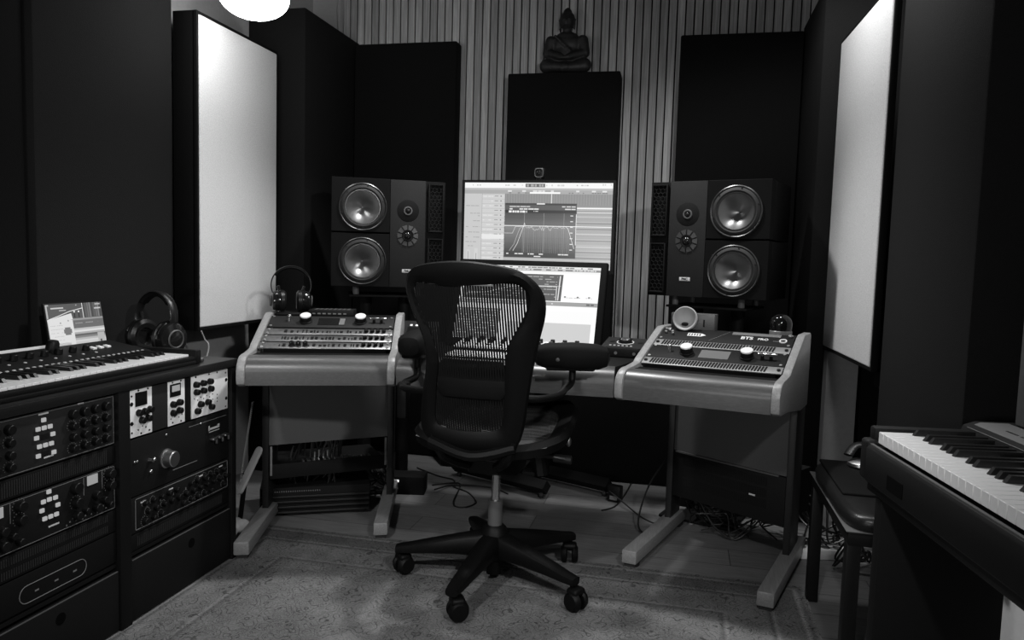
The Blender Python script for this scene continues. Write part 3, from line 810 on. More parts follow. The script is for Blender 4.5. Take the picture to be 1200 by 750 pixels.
for i in range(10): B += dashes(.02, .30, .62 + i * .034, .012, .7, .01, .05, .6)
B += [('r', .38, .76, .97, 1, .62), ('r', .37, .74, .38, 1, 1.0)]
t = thing('touch_display', 'bright tilted touch display on the desk below the upright monitor', 'display', (ctr.x, 2.96, .745))
part('case', MB(dm).box((0, .012, -.002), (DW + .062, .022, DH + .066), bev=.0105, seg=4), 'bezel', t)
make_screen(t, 'screen', dm @ T(0, -.0005, 0), DW, DH, B, 1.05)
part('support', MB().b2((-.86, 3.02, .7405), (-.82, 3.16, .752)).b2((-.42, 3.02, .7405), (-.38, 3.16, .752)).tube([(-.84, 3.15, .75), (-.84, 3.09, .93)], .01, 6).tube([(-.40, 3.15, .75), (-.40, 3.09, .93)], .01, 6), 'black_metal', t)

# fader controller with knobs
cm = T(-.62, 2.86, .742) @ RX(.10)
t = thing('midi_controller', 'white desk controller with a row of black knobs in front of the touch display', 'controller', cm.translation)
part('body', MB(cm).b2((-.235, -.07, .004), (.265, .075, .028), bev=.004), 'white', t)
part('front_lip', MB(cm).b2((-.236, -.082, .0), (.266, -.071, .02), bev=.002), 'black', t)
for i in range(10):
    for j in range(2):
        kb = MB(cm); knob(kb, (-.20 + i * .048, .0 + j * .045, .028), Z, .0095, .016); part('knob', kb, 'black', t)
    part('button', MB(cm).b2((-.207 + i * .048, -.045, .028), (-.193 + i * .048, -.035, .031)), 'black', t)
part('foot', MB(cm).b2((-.22, -.06, -.006), (.25, .06, .004)), 'rubber', t)
km = T(-.62, 2.655, .742)
t = thing('computer_keyboard', 'thin white computer keyboard at the desk edge behind the chair', 'keyboard', km.translation)
part('base', MB(km).b2((-.21, -.055, .0005), (.21, .055, .009), bev=.003), 'mod_white', t)
for r in range(5):
    for c_ in range(15):
        part('key', MB(km).b2((-.203 + c_ * .0272, -.049 + r * .0196, .009), (-.203 + c_ * .0272 + .024, -.049 + r * .0196 + .0165, .0125), bev=.001, seg=1), 'white', t)

# audio interface, right of the display
im = T(-.205, 2.935, .742) @ RZ(-.12)
t = thing('audio_interface', 'dark wedge audio interface with one big knob, left of the right rack wing', 'audio interface', im.translation)
part('case', MB(im).prism([(-.075, 0), (-.075, .032), (.085, .058), (.085, 0)], .165, frame((-.0825, 0, 0), V(0, 1, 0), V(0, 0, 1), V(1, 0, 0)), bev=.003), 'dark_face', t)
tm = im @ T(0, -.075, .0335) @ RX(.161)
part('top_face', MB(tm).b2((-.080, .004, -.001), (.080, .155, .0006)), 'grey_face', t)
k = part('knob', MB(tm).lathe([(0, 0), (.026, 0), (.026, .012), (.023, .015), (0, .015)], T(0, .085, 0), 32), 'black', t)
part('knob_cap', MB(tm).lathe([(0, .0), (.019, 0), (.017, .002), (0, .002)], T(0, .085, .0152), 28), 'chrome', k)
part('knob_ring', MB(tm).lathe([(.030, 0), (.034, 0), (.034, .0015), (.030, .0015), (.030, 0)], T(0, .085, .0006), 36), 'mark', t)
for i in range(6): part('button', MB(tm).b2((-.052 + i * .016, .028, .0006), (-.044 + i * .016, .034, .003)), 'led_btn', t)
for x in (-.060, .050): part('side_meter', MB(tm).b2((x, .075, .0006), (x + .018, .095, .0016)), 'black', t)
for x in (-.02, .05): part('jack', MB(im).cyl((x, -.0775, .014), (x, -.074, .014), .006, seg=14), 'steel', t)
# small tilted box left, with white lights
bm_ = T(-1.055, 2.945, .742) @ RZ(.15)
t = thing('talkback_box', 'small grey desk controller with white lights, right of the left rack wing', 'controller', bm_.translation)
part('case', MB(bm_).prism([(-.06, 0), (-.06, .02), (.07, .085), (.08, .085), (.08, 0)], .15, frame((-.075, 0, 0), V(0, 1, 0), V(0, 0, 1), V(1, 0, 0)), bev=.003), 'grey_face', t)
sm = bm_ @ T(0, -.06, .0205) @ RX(math.atan2(.065, .13))
for x in (-.045, -.022, -.006): part('light', MB(sm).b2((x, .105, .0), (x + .010, .113, .003)), 'led', t)
part('pad', MB(sm).b2((-.05, .015, 0), (.06, .092, .004), bev=.001), 'black', t)

# ------------------------------------------------------------ things on the wings
m = WL['M']
t = thing('monitor_controller', 'thin flat black box lying on the rear top of the left wing', 'rack unit', m @ V(.25, .47, .8525))
part('case', MB(m).b2((.16, .425, .853), (.335, .525, .878), bev=.003), 'dark_face', t)
mb = MB(m)
for i in range(7): mb.b2((.175 + i * .02, .4238, .861), (.187 + i * .02, .4252, .866))
part('front_marks', mb, 'mark_dim', t)
mb = MB(m)
for i in range(8): mb.b2((.18 + i * .018, .44, .878), (.19 + i * .018, .51, .8786))
part('top_slots', mb, 'desk_metal', t)
solo('flat_drive', MB(m).b2((.035, .425, .853), (.13, .52, .866), bev=.003), 'black', 'small flat black drive under the headphones on the left wing', 'drive')

def headphones(label, m, R, cup, group='headphones', th=.011, a0=40):
    t = thing('headphones', label, 'headphones', m.translation, group)
    zc = cup * .98; a0 = math.radians(a0); rc = zc + R * .82
    pts = []
    for i in range(41):
        a = -a0 + (PI + 2 * a0) * i / 40
        pts.append((R * math.cos(a), 0, rc + R * math.sin(a)))
    sp = R * math.cos(a0)
    part('headband', MB(m).tube(pts, th, 8, flat=.28, up=(1, 0, 0)), 'leather', t)
    part('head_pad', MB(m).tube([(p[0] * .93, p[1], rc + (p[2] - rc) * .93) for p in pts[12:29]], th * 1.1, 8, flat=.6, up=(1, 0, 0)), 'cushion', t)
    for s in (-1, 1):
        ym = m @ T(s * sp, 0, zc)
        y = part('yoke', MB(ym).tube([(s * cup * .15, cup * .9 * math.sin(a), cup * .9 * math.cos(a)) for a in [(-1.25 + 2.5 * k / 14) for k in range(15)]], .0042, 6).cyl((0, 0, cup * .80), (s * cup * .18, 0, cup * 1.35), .006, seg=10), 'gloss', t)
        cmx = ym @ RY(s * PI / 2)
        e = part('ear_cup', MB(cmx).lathe([(0, .034), (cup * .5, .033), (cup * .82, .026), (cup * .92, .014), (cup * .92, .0), (0, 0)], None, 32), 'gloss', t)
        part('grille_ring', MB(cmx).lathe([(cup * .42, .034), (cup * .46, .0375), (cup * .52, .034), (cup * .42, .034)], None, 32), 'desk_metal', e)
        part('ear_pad', MB(cmx).lathe([(cup * .45, -.0), (cup * .5, -.018), (cup * .75, -.023), (cup * .95, -.016), (cup * .98, -.004), (cup * .9, 0)], None, 32), 'leather', e)
    return t
headphones('large black headphones standing behind the end of the left synthesizer', T(-1.80, 2.29, .7275) @ RZ(-.22) @ RX(-.05), .088, .064, th=.017)
headphones('black headphones with a thin band standing on the left desk wing', m @ T(.085, .472, .8665) @ RZ(.25), .076, .044, th=.009, a0=56)

m = WR['M']
ph = m @ T(.128, .440, .853)
t = thing('wooden_amplifier', 'small wooden block with a round horn mouth on the right desk wing', 'phone speaker', ph.translation)
part('block', MB(ph).b2((-.080, -.024, .0), (.080, .024, .066), bev=.003), 'wood_block', t)
hm = ph @ T(-.020, -.046, .047) @ RX(PI / 2 - .15)
part('horn', MB(hm).lathe([(.045, .006), (.042, .010), (.038, .006), (.030, -.010), (.012, -.020), (0, -.020), (0, -.024), (.03, -.016), (.045, .0), (.045, .006)], None, 40), 'pale_wood_plain', t)
part('throat', MB(hm).ball((0, -.020, -.002), (.013, .007, .006)), 'black_matte', t)
part('slot', MB(ph).b2((.040, -.0252, .018), (.045, -.0235, .045)), 'black_matte', t)
dmx = m @ T(.433, .450, .853)
t = thing('glass_dome', 'dark glass dome on a pale round base on the right desk wing', 'ornament', dmx.translation)
part('base', MB(dmx).cyl((0, 0, 0), (0, 0, .020), .0385, bev=.002, seg=36), 'wood_y', t)
part('dome', MB(dmx).lathe([(.0365, .020), (.0375, .030)] + [(.0385 * math.cos(a * PI / 2 / 10), .042 + .0385 * math.sin(a * PI / 2 / 10)) for a in range(0, 10)] + [(0, .0805)], None, 36), 'glass_dark', t)

# ------------------------------------------------------------ statue
mb = MB(T(-.632, 3.905, 2.055))
B_ = mb.ball
def limb(a, b, ra, rb, n=7):
    a, b = Vector(a), Vector(b)
    for i in range(n):
        k = i / (n - 1); mb.ball(a.lerp(b, k), ra + (rb - ra) * k, sub=2)
B_((0, .005, .032), (.085, .052, .036)); B_((0, .010, .10), (.068, .043, .085)); B_((0, .010, .150), (.078, .042, .055)); B_((0, .010, .182), (.062, .036, .034))
limb((-.03, .0, .034), (-.098, -.014, .040), .038, .037); limb((.03, .0, .034), (.098, -.014, .040), .038, .037)
limb((-.100, -.020, .034), (.010, -.050, .024), .032, .020); limb((.100, -.020, .034), (-.010, -.048, .020), .032, .020)
limb((-.082, .008, .168), (-.096, .0, .105), .030, .027); limb((.082, .008, .168), (.096, .0, .105), .030, .027)
limb((-.094, .0, .105), (-.018, -.050, .076), .026, .016); limb((.094, .0, .105), (.018, -.050, .076), .026, .016)
B_((0, -.052, .070), (.038, .016, .010))
limb((0, .008, .20), (0, .004, .235), .024, .022, 4)
B_((0, .0, .262), (.036, .038, .044)); B_((0, .006, .282), (.038, .039, .032)); B_((0, .006, .312), (.022, .022, .018)); B_((0, .006, .327), (.010, .010, .008))
B_((0, -.037, .258), (.006, .008, .012)); B_((0, -.034, .241), (.011, .006, .004)); B_((-.013, -.034, .269), (.009, .004, .003)); B_((.013, -.034, .269), (.009, .004, .003))
limb((-.038, .004, .272), (-.037, .004, .228), .008, .006, 5); limb((.038, .004, .272), (.037, .004, .228), .008, .006, 5)
limb((-.055, -.026, .185), (.045, -.036, .09), .009, .008, 9)
o = solo('seated_statue', mb, 'statue', 'dark seated meditating figure on top of the black panel above the monitor', 'statue')
rm = o.modifiers.new('fuse', 'REMESH'); rm.mode = 'VOXEL'; rm.voxel_size = .0045; rm.use_smooth_shade = True
sm_ = o.modifiers.new('soften', 'SMOOTH'); sm_.factor = .5; sm_.iterations = 4

# ------------------------------------------------------------ office chair
HUB = V(-.583, 2.425, 0); hd = math.radians(3)
cm = frame(HUB, V(math.cos(hd), -math.sin(hd), 0), V(math.sin(hd), math.cos(hd), 0), Z)
t = thing('office_chair', 'black mesh office chair on casters in the middle of the room', 'office chair', HUB)
part('hub', MB(T(*HUB)).lathe([(0, .085), (.036, .085), (.050, .10), (.052, .15), (.040, .19), (.030, .20), (0, .20)], None, 32), 'chair_black', t)
R_ = .325
for k in range(5):
    a = math.radians(261.7 - 90 + 72 * k)
    lm = T(*HUB) @ RZ(a)   # local +y is outward
    rings = []
    for yy, w, z0, z1 in ((.02, .040, .085, .175), (.06, .037, .092, .172), (.14, .032, .094, .156), (.24, .027, .090, .133), (.30, .024, .086, .119), (.338, .020, .085, .112)):
        rr_ = []
        for q in range(12):
            an = 2 * PI * q / 12
            cx_ = math.copysign(abs(math.cos(an)) ** .6, math.cos(an)); cz = math.copysign(abs(math.sin(an)) ** .6, math.sin(an))
            rr_.append((cx_ * w, yy, (z0 + z1) / 2 + cz * (z1 - z0) / 2))
        rings.append(rr_)
    part('base_leg', MB(lm).loft(rings), 'chair_black', t)
    cpos = lm @ V(0, R_, 0)
    sw = [2.1, 1.0, .15, 1.3, 2.5][k]
    cs = T(cpos.x, cpos.y, .0075) @ RZ(sw)
    c0 = part('caster', MB(cs).cyl((0, 0, .04), (0, 0, .088), .009, seg=12).b2((-.026, -.036, .050), (.026, .008, .073), bev=.010, seg=3), 'chair_black', t)
    for s in (-1, 1):
        part('wheel', MB(cs).cyl((s * .008, -.016, .033), (s * .031, -.016, .033), .033, .029, 28, bev=.005), 'chair_black', c0)
part('hub_stem', MB(T(*HUB)).cyl((0, 0, .03), (0, 0, .09), .025, seg=24), 'chair_black', t)
part('gas_cylinder', MB(T(*HUB)).cyl((0, 0, .195), (0, 0, .285), .0245, seg=24), 'cylinder_grey', t)
part('piston', MB(T(*HUB)).cyl((0, 0, .28), (0, 0, .42), .015, seg=24), 'chrome', t)
part('tilt_housing', MB(cm).loft([[(-.05, -.15, .415), (.05, -.15, .415), (.05, -.15, .455), (-.05, -.15, .455)], [(-.085, -.05, .392), (.085, -.05, .392), (.095, -.05, .475), (-.095, -.05, .475)], [(-.085, .06, .392), (.085, .06, .392), (.10, .06, .480), (-.10, .06, .480)], [(-.06, .17, .43), (.06, .17, .43), (.07, .17, .485), (-.07, .17, .485)]]), 'chair_black', t)
# seat
def seat_z(u, v):  # v -0.22..0.24
    z = .512 + .028 * (u / .24) ** 2 + .23 * max(0, v + .06)
    if v > .15: z += .05 * (v - .15) - 2.6 * max(0, v - .20) ** 1.5
    return z
def seat_pt(a, k):
    c_, s_ = math.cos(a), math.sin(a)
    u = .25 * math.copysign(abs(c_) ** .55, c_) * k; v = .01 + .235 * math.copysign(abs(s_) ** .55, s_) * k
    return u, v
rings = []
for i in range(64):
    a = 2 * PI * i / 64; r = []
    for kk, dz in ((.97, .014), (1.02, -.004), (1.0, -.030), (.84, -.034), (.74, -.010), (.82, .008)):
        u, v = seat_pt(a, kk); r.append((u, v, seat_z(u, v) + dz))
    rings.append(r)
part('seat_frame', MB(cm).loft(rings, closed=True), 'chair_black', t)
mb = MB(cm); N = 46
for i in range(N):
    v0 = -.195 + i * .41 / N; pts = []
    for k in range(17):
        u = -.215 + .43 * k / 16; pts.append((u, v0, seat_z(u, v0) - .004))
    w = .0034
    for p, q in zip(pts, pts[1:]):
        mb.quad([(p[0], p[1] - w, p[2]), (q[0], q[1] - w, q[2]), (q[0], q[1] + w, q[2]), (p[0], p[1] + w, p[2])])
part('seat_mesh', mb, 'seat_mesh', t, 'grey striped mesh seat')
part('seat_support', MB(cm).tube([(-.20, -.06, .495), (-.10, -.03, .462), (.10, -.03, .462), (.20, -.06, .495)], .016, 8).tube([(-.20, .12, .50), (-.09, .09, .47), (.09, .09, .47), (.20, .12, .50)], .014, 8), 'chair_black', t)
# backrest
OUT = [(-.189, 1.046), (-.16, 1.072), (-.106, 1.084), (-.041, 1.091), (.022, 1.092), (.097, 1.084), (.158, 1.072), (.198, 1.045), (.224, 1.011), (.231, .975), (.224, .926), (.21, .876), (.198, .821), (.186, .769), (.173, .69), (.16, .608), (.144, .545), (.12, .520), (.0, .512), (-.12, .520), (-.152, .534), (-.174, .543), (-.182, .576), (-.174, .633), (-.161, .689), (-.14, .772), (-.136, .825), (-.145, .871), (-.168, .921), (-.19, .976), (-.195, 1.014)]
INN = [(-.158, 1.032), (-.111, 1.027), (-.059, 1.019), (.0, 1.021), (.094, 1.029), (.156, 1.034), (.178, 1.016), (.184, .987), (.18, .956), (.151, .905), (.121, .854), (.114, .815), (.108, .737), (.102, .657), (.094, .592), (.05, .580), (-.03, .576), (-.10, .580), (-.126, .585), (-.127, .60), (-.119, .665), (-.108, .734), (-.098, .788), (-.105, .84), (-.122, .891), (-.155, .953), (-.172, 1.002)]
cc = (.006, .80)
def cast(poly, a):
    dx, dz = math.cos(a), math.sin(a); best = 0
    for (x0, z0), (x1, z1) in zip(poly, poly[1:] + poly[:1]):
        ex, ez = x1 - x0, z1 - z0; den = dx * ez - dz * ex
        if abs(den) < 1e-9: continue
        tt = ((x0 - cc[0]) * ez - (z0 - cc[1]) * ex) / den; ss = ((x0 - cc[0]) * dz - (z0 - cc[1]) * dx) / den
        if tt > 0 and -1e-6 <= ss <= 1 + 1e-6: best = max(best, tt)
    return cc[0] + dx * best, cc[1] + dz * best
def smooth_loop(P, it=2):
    for _ in range(it):
        n = len(P); P = [((P[i - 1][0] + 2 * P[i][0] + P[(i + 1) % n][0]) / 4, (P[i - 1][1] + 2 * P[i][1] + P[(i + 1) % n][1]) / 4) for i in range(n)]
    return P
def back_y(u, z): return -.235 - (z - .45) * .254 + 1.0 * (u - .01) ** 2
NA = 120
lo_ = smooth_loop([cast(OUT, 2 * PI * i / NA) for i in range(NA)]); li_ = smooth_loop([cast(INN, 2 * PI * i / NA) for i in range(NA)])
rings = []
for (ou, oz), (iu, iz) in zip(lo_, li_):
    r = []
    for k, dy in ((0, 0), (.06, -.013), (.35, -.019), (.75, -.014), (1, -.003), (1, .006), (.7, .013), (.2, .016)):
        u = ou + (iu - ou) * k; z = oz + (iz - oz) * k
        r.append((u, back_y(u, z) + dy, z))
    rings.append(r)
part('back_frame', MB(cm).loft(rings, closed=True), 'chair_black', t)
def inside(P, x, y):
    c_ = False; j = len(P) - 1
    for i in range(len(P)):
        if (P[i][1] > y) != (P[j][1] > y) and x < (P[j][0] - P[i][0]) * (y - P[i][1]) / (P[j][1] - P[i][1]) + P[i][0]: c_ = not c_
        j = i
    return c_
grow = [(cc[0] + (u - cc[0]) * 1.06, cc[1] + (z - cc[1]) * 1.03) for u, z in li_]
mb = MB(cm); u = -.20; w = .0031
while u < .20:
    z = .56; prev = None
    while z < 1.05:
        uu_ = u + (z - .8) * -.03
        if inside(grow, uu_, z):
            p = (uu_, back_y(uu_, z) + .002, z)
            if prev: mb.quad([(prev[0] - w, prev[1], prev[2]), (prev[0] + w, prev[1], prev[2]), (p[0] + w, p[1], p[2]), (p[0] - w, p[1], p[2])])
            prev = p
        else: prev = None
        z += .0125
    u += .0078
part('back_mesh', mb, 'mesh_black', t, 'see-through striped black mesh')
rings = []
for i in range(13):
    u = -.105 + .215 * i / 12; e_ = .030 if 0 < i < 12 else .022
    rings.append([(u, back_y(u, .75) + .012 + dy, .742 + dz) for dy, dz in ((0, -e_ * 1.9), (.012, -e_ * 1.6), (.016, 0), (.012, e_ * 1.6), (0, e_ * 1.9), (-.006, e_ * 1.5), (-.008, 0), (-.006, -e_ * 1.5))])
part('lumbar_pad', MB(cm).loft(rings), 'mesh_black', t)
part('back_brace', MB(cm).tube(spline([(-.135, back_y(-.135, .56), .555), (-.10, -.24, .49), (-.05, -.16, .445)], 6), .017, 8).tube(spline([(.125, back_y(.125, .56), .555), (.10, -.24, .49), (.05, -.16, .445)], 6), .017, 8).tube(spline([(-.14, -.255, .535), (0, -.28, .505), (.13, -.255, .535)], 8), .017, 8), 'chair_black', t)
def arm(s, post_u, pad_c, pad_rot, nm):
    pts = [(s * .14, -.262, .69), (post_u * .85, -.22, .685), (post_u, -.13, .685), (post_u, -.04, .690), (pad_c[0], pad_c[1] - .01, .705), (pad_c[0], pad_c[1], pad_c[2] - .035)]
    ab = MB(cm).tube(spline(pts, 8), .0115, 10)
    if s < 0: ab.b2((post_u - .018, -.155, .57), (post_u + .018, -.115, .69), bev=.008)
    ar = part('armrest', ab, 'chair_black', t)
    pm_ = cm @ T(*pad_c) @ RZ(pad_rot)
    rings = []
    for yy, w, h in ((-.128, .018, .012), (-.120, .036, .030), (-.09, .048, .041), (0, .053, .046), (.08, .050, .042), (.110, .038, .032), (.120, .016, .012)):
        rings.append([(w * math.copysign(abs(math.cos(a)) ** .7, math.cos(a)), yy, h * math.copysign(abs(math.sin(a)) ** .7, math.sin(a))) for a in [2 * PI * q / 16 for q in range(16)]])
    pd = part('arm_pad', MB(pm_).loft(rings), 'cushion', ar)
    part('pad_plate', MB(pm_).b2((-.035, -.09, -.045), (.035, .07, -.028), bev=.006), 'chair_black', ar)
    if s > 0: part('pad_button', MB(pm_).ball((.045, -.055, -.006), (.008, .008, .008)), 'desk_metal', pd)
arm(1, .235, (.245, .02, .789), -1.25, 'r')
arm(-1, -.285, (-.305, .03, .80), .12, 'l')
part('tilt_lever', MB(cm).tube([(.08, .06, .435), (.17, .10, .425), (.215, .105, .42)], .007, 8).cyl((.17, .115, .418), (.235, .12, .415), .014, .016, 14, bev=.003), 'leg_metal', t)
part('height_paddle', MB(cm).tube([(.15, .12, .50), (.20, .15, .485)], .006, 6).ball((.215, .155, .470), (.009, .012, .018)), 'steel', t)

# ------------------------------------------------------------ rack cabinet on the left
FX = -1.524; BXk = -2.06
t = thing('rack_cabinet', 'black wooden rack cabinet with two drawers along the left wall', 'cabinet', (-1.78, 1.8, 0))
part('cabinet_top', MB().b2((BXk, 1.20, .698), (FX + .012, 2.347, .7255), bev=.004), 'leather', t)
for y0, y1 in ((1.225, 1.262), (1.779, 1.823), (2.319, 2.345)):
    part('side_panel', MB().b2((BXk, y0, .0), (FX + .008, y1, .698), bev=.002), 'black_metal', t)
part('bottom_panel', MB().b2((BXk, 1.262, .008), (FX - .03, 2.319, .02)).b2((BXk, 1.262, .196), (FX - .004, 1.779, .206)).b2((BXk, 1.823, .204), (FX - .004, 2.319, .214)), 'black_metal', t)
part('back_panel', MB().b2((BXk, 1.262, .0), (BXk + .012, 2.319, .698)), 'black_metal', t)
for y0, y1, zt, hy, hz in ((1.265, 1.776, .186, 1.57, .143), (1.826, 2.316, .195, 2.10, .148)):
    d_ = part('drawer', MB().b2((FX - .40, y0 + .012, .022), (FX - .014, y1 - .012, zt - .012)).b2((FX - .014, y0, .012), (FX + .003, y1, zt), bev=.002), 'drawer', t)
    part('top_edge', MB().b2((FX + .0005, y0 + .004, zt - .002), (FX + .0035, y1 - .004, zt + .0005)), 'desk_metal', d_)
    part('finger_hole', MB().cyl((FX + .0025, hy, hz), (FX + .004, hy, hz), .0155, seg=28), 'hole', d_)
for y in (1.272, 1.771, 1.833, 2.308):
    mb = MB(); mb.b2((FX - .022, y - .009, .215), (FX - .012, y + .009, .695))
    part('rack_rail', mb, 'black_metal', t)
GK = 'gear in the rack cabinet'
FM = frame((FX, 0, 0), V(0, 1, 0), V(0, 0, 1), V(1, 0, 0))   # local x = world y, local y = world z, local z = towards room
def runit(name, label, y0, y1, z0, z1, face, depth=.3):
    t = thing(name, label, 'rack unit', (FX - .1, (y0 + y1) / 2, z0), GK)
    part('faceplate', MB(FM).b2((y0, z0, -.010), (y1, z1, -.004), bev=.001), face, t)
    part('chassis', MB(FM).b2((y0 + .022, z0 + .004, -depth), (y1 - .022, z1 - .004, -.010)), 'black_matte', t)
    return t
def rk(t, y, z, r, h=.016, m_='black', nm='knob', ring=None):
    kb = MB(FM); knob(kb, (y, z, -.004), Z, r, h); o = part(nm, kb, m_, t)
    if ring:
        n = 11; mb = MB(FM)
        for i in range(n):
            a = math.radians(-40 + 260 * i / (n - 1)); mb.b2((y + (r + .004) * math.cos(a) - .0009, z + (r + .004) * math.sin(a) - .0009, -.004), (y + (r + .004) * math.cos(a) + .0009, z + (r + .004) * math.sin(a) + .0009, -.0033))
        part('dial_marks', mb, 'mark_dim', o)
def rrect(t, y0, z0, y1, z1, m_, nm='printed_line', h=.0006): part(nm, MB(FM).b2((y0, z0, -.0042), (y1, z1, -.004 + h)), m_, t)
def outline(t, y0, z0, y1, z1, m_='mark_dim', w=.0014, nm='outline'):
    mb = MB(FM)
    for a, b in (((y0, z0), (y1, z0 + w)), ((y0, z1 - w), (y1, z1)), ((y0, z0), (y0 + w, z1)), ((y1 - w, z0), (y1, z1))): mb.b2((*a, -.0042), (*b, -.0032))
    part(nm, mb, m_, t)
YL0, YL1 = 1.268, 1.775
t = runit('equalizer_unit', 'upper left bay unit with rows of knobs and lit square buttons', YL0, YL1, .553, .692, 'grey_face')
for c_, y in enumerate((1.624, 1.662, 1.700, 1.738)):
    for r, z in enumerate((.667, .636, .606, .577)): rk(t, y, z, .0125 if r == 0 else .0105, .016, 'black', ring=r in (1, 3))
for c_, y in enumerate((1.315, 1.355, 1.395, 1.435)):
    for r, z in enumerate((.667, .636, .606, .577)): rk(t, y, z, .0125 if r == 0 else .0105, .016, 'black', ring=r in (1, 3))
for y, z in ((1.535, .67), (1.518, .65), (1.536, .65), (1.554, .65), (1.513, .629), (1.562, .629), (1.521, .606), (1.539, .606), (1.557, .606), (1.517, .583), (1.564, .582)):
    part('lit_button', MB(FM).b2((y - .0058, z - .0052, -.004), (y + .0058, z + .0052, .001), bev=.001), 'led_btn', t)
for y0, z, y1 in ((1.522, .683, 1.552), (1.535, .572, 1.565), (1.645, .687, 1.665), (1.345, .687, 1.365)): rrect(t, y0, z, y1, z + .004, 'mark')
rrect(t, 1.526, .620, 1.552, .634, 'lcd', 'display'); rrect(t, 1.528, .576, 1.554, .590, 'lcd', 'display')
outline(t, YL0 + .004, .556, YL1 - .004, .689)
t = runit('compressor_unit', 'lower left bay unit with lit meters and square buttons', YL0, YL1, .368, .494, 'dark_face')
for y, z in ((1.546, .485), (1.529, .464), (1.547, .465), (1.566, .464), (1.524, .443), (1.573, .443), (1.532, .42), (1.55, .42), (1.568, .42)):
    part('lit_button', MB(FM).b2((y - .0058, z - .0052, -.004), (y + .0058, z + .0052, .001), bev=.001), 'led_btn', t)
for y0 in (1.672, 1.380):
    part('meter', MB(FM).b2((y0, .462, -.004), (y0 + .036, .488, -.001), bev=.001), 'meter', t, 'lit needle meter')
for y, z, r in ((1.63, .47, .016), (1.632, .43, .014), (1.75, .475, .014), (1.75, .442, .013), (1.70, .43, .012), (1.632, .395, .012), (1.70, .395, .012), (1.725, .41, .009), (1.745, .39, .009), (1.66, .40, .008)):
    rk(t, y, z, r, .017, 'black', ring=r in (.014, .013)); rk(t, y - .29, z, r, .017, 'black', ring=r in (.014, .013))
for y in (1.66, 1.725, 1.37, 1.435): rrect(t, y, .44, y + .0015, .488, 'mark_dim')
rrect(t, 1.545, .392, 1.578, .396, 'mark')
for i in range(16):
    y = 1.60 + i * .0105; rrect(t, y, .376 + .012 * ((i * 7) % 5) / 4, y + .004, .380 + .012 * ((i * 7) % 5) / 4, 'mark_dim', 'printed_mark')
outline(t, YL0 + .004, .371, YL1 - .004, .491)
def vents(label, z0, z1, rows):
    t = runit('vent_panel', label, YL0, YL1, z0, z1, 'black_metal', .03)
    for r in range(rows):
        mb = MB(FM); zz0 = z0 + .006 + r * (z1 - z0) / rows; zz1 = z0 + (r + 1) * (z1 - z0) / rows - .005
        for i in range(66): mb.b2((YL0 + .03 + i * .0068, zz0, -.0045), (YL0 + .0335 + i * .0068, zz1, -.0035))
        part('vent_slots', mb, 'rubber', t)
vents('slotted blank panel between the two units of the left bay', .499, .548, 1)
vents('slotted blank panel below the metered unit of the left bay', .303, .364, 2)
t = runit('patch_unit', 'lowest left bay unit with a pale rounded outline', YL0, YL1, .212, .299, 'black_metal')
oy0, oy1, oz0, oz1 = 1.455, 1.665, .226, .270; rr0 = (oz1 - oz0) / 2
pts = [(oy1 - rr0 + rr0 * math.cos(a), (oz0 + oz1) / 2 + rr0 * math.sin(a), -.0036) for a in [-PI / 2 + PI * k / 10 for k in range(11)]]
pts += [(oy0 + rr0 + rr0 * math.cos(a), (oz0 + oz1) / 2 + rr0 * math.sin(a), -.0036) for a in [PI / 2 + PI * k / 10 for k in range(11)]]
pts.append(pts[0])
part('outline', MB(FM).tube(pts, .0011, 6), 'mark_dim', t)
for y in (1.50, 1.56, 1.62): rrect(t, y, .245, y + .012, .249, 'mark_dim', 'printed_mark')
# right bay
YR0, YR1 = 1.829, 2.312
t = thing('module_frame', 'black module frame behind the white modules in the right bay', 'rack unit', (FX - .15, 2.07, .55), GK)
part('chassis', MB(FM).b2((YR0 + .01, .554, -.30), (YR1 - .01, .691, -.012)), 'black_matte', t)
part('blank_plate', MB(FM).b2((1.930, .553, -.0115), (1.999, .692, -.005), bev=.001), 'grey_face', t)
part('blank_plate', MB(FM).b2((2.081, .553, -.0115), (2.113, .692, -.006), bev=.001), 'black_metal', t)
def module(label, y0, y1, knobs, disp, dots):
    t = thing('preamp_module', label, 'module', (FX, (y0 + y1) / 2, .553), 'white modules in the rack cabinet')
    part('faceplate', MB(FM).b2((y0, .553, -.0115), (y1, .692, -.004), bev=.001), 'mod_white', t)
    for y, z in knobs: rk(t, y, z, .0105, .015, 'black')
    if disp:
        a, b, c_, d_, inner = disp
        dd = part('meter', MB(FM).b2((a, b, -.004), (c_, d_, -.001), bev=.001), 'black', t)
        if inner: part('meter_glass', MB(FM).b2((a + .007, d_ - .024, -.001), (c_ - .006, d_ - .005, -.0004)), 'meter', dd)
    mb = MB(FM)
    for y, z, r in dots: mb.cyl((y, z, -.0042), (y, z, -.0025), r, seg=10)
    part('screws', mb, 'black', t)
rnd = random.Random(2)
module('leftmost white module of the right bay, with a dark square meter', YR0, 1.928, [(1.868, .623), (1.892, .623), (1.914, .625), (1.880, .599), (1.906, .600)], (1.857, .642, 1.905, .683, False),
       [(1.842, .675, .003), (1.842, .652, .006), (1.842, .595, .006), (1.842, .568, .003), (1.87, .688, .003), (1.91, .688, .003), (1.868, .572, .0025), (1.886, .580, .002), (1.90, .574, .0025), (1.915, .562, .003), (1.88, .560, .003)])
module('narrow white module with a small lit meter, middle of the right bay', 2.001, 2.080, [(2.018, .620), (2.048, .622), (2.018, .593), (2.048, .596)], (2.008, .643, 2.058, .683, True),
       [(2.02, .688, .003), (2.06, .688, .003), (2.012, .575, .002), (2.03, .578, .002), (2.05, .574, .002), (2.065, .58, .002), (2.02, .562, .003), (2.06, .560, .003)])
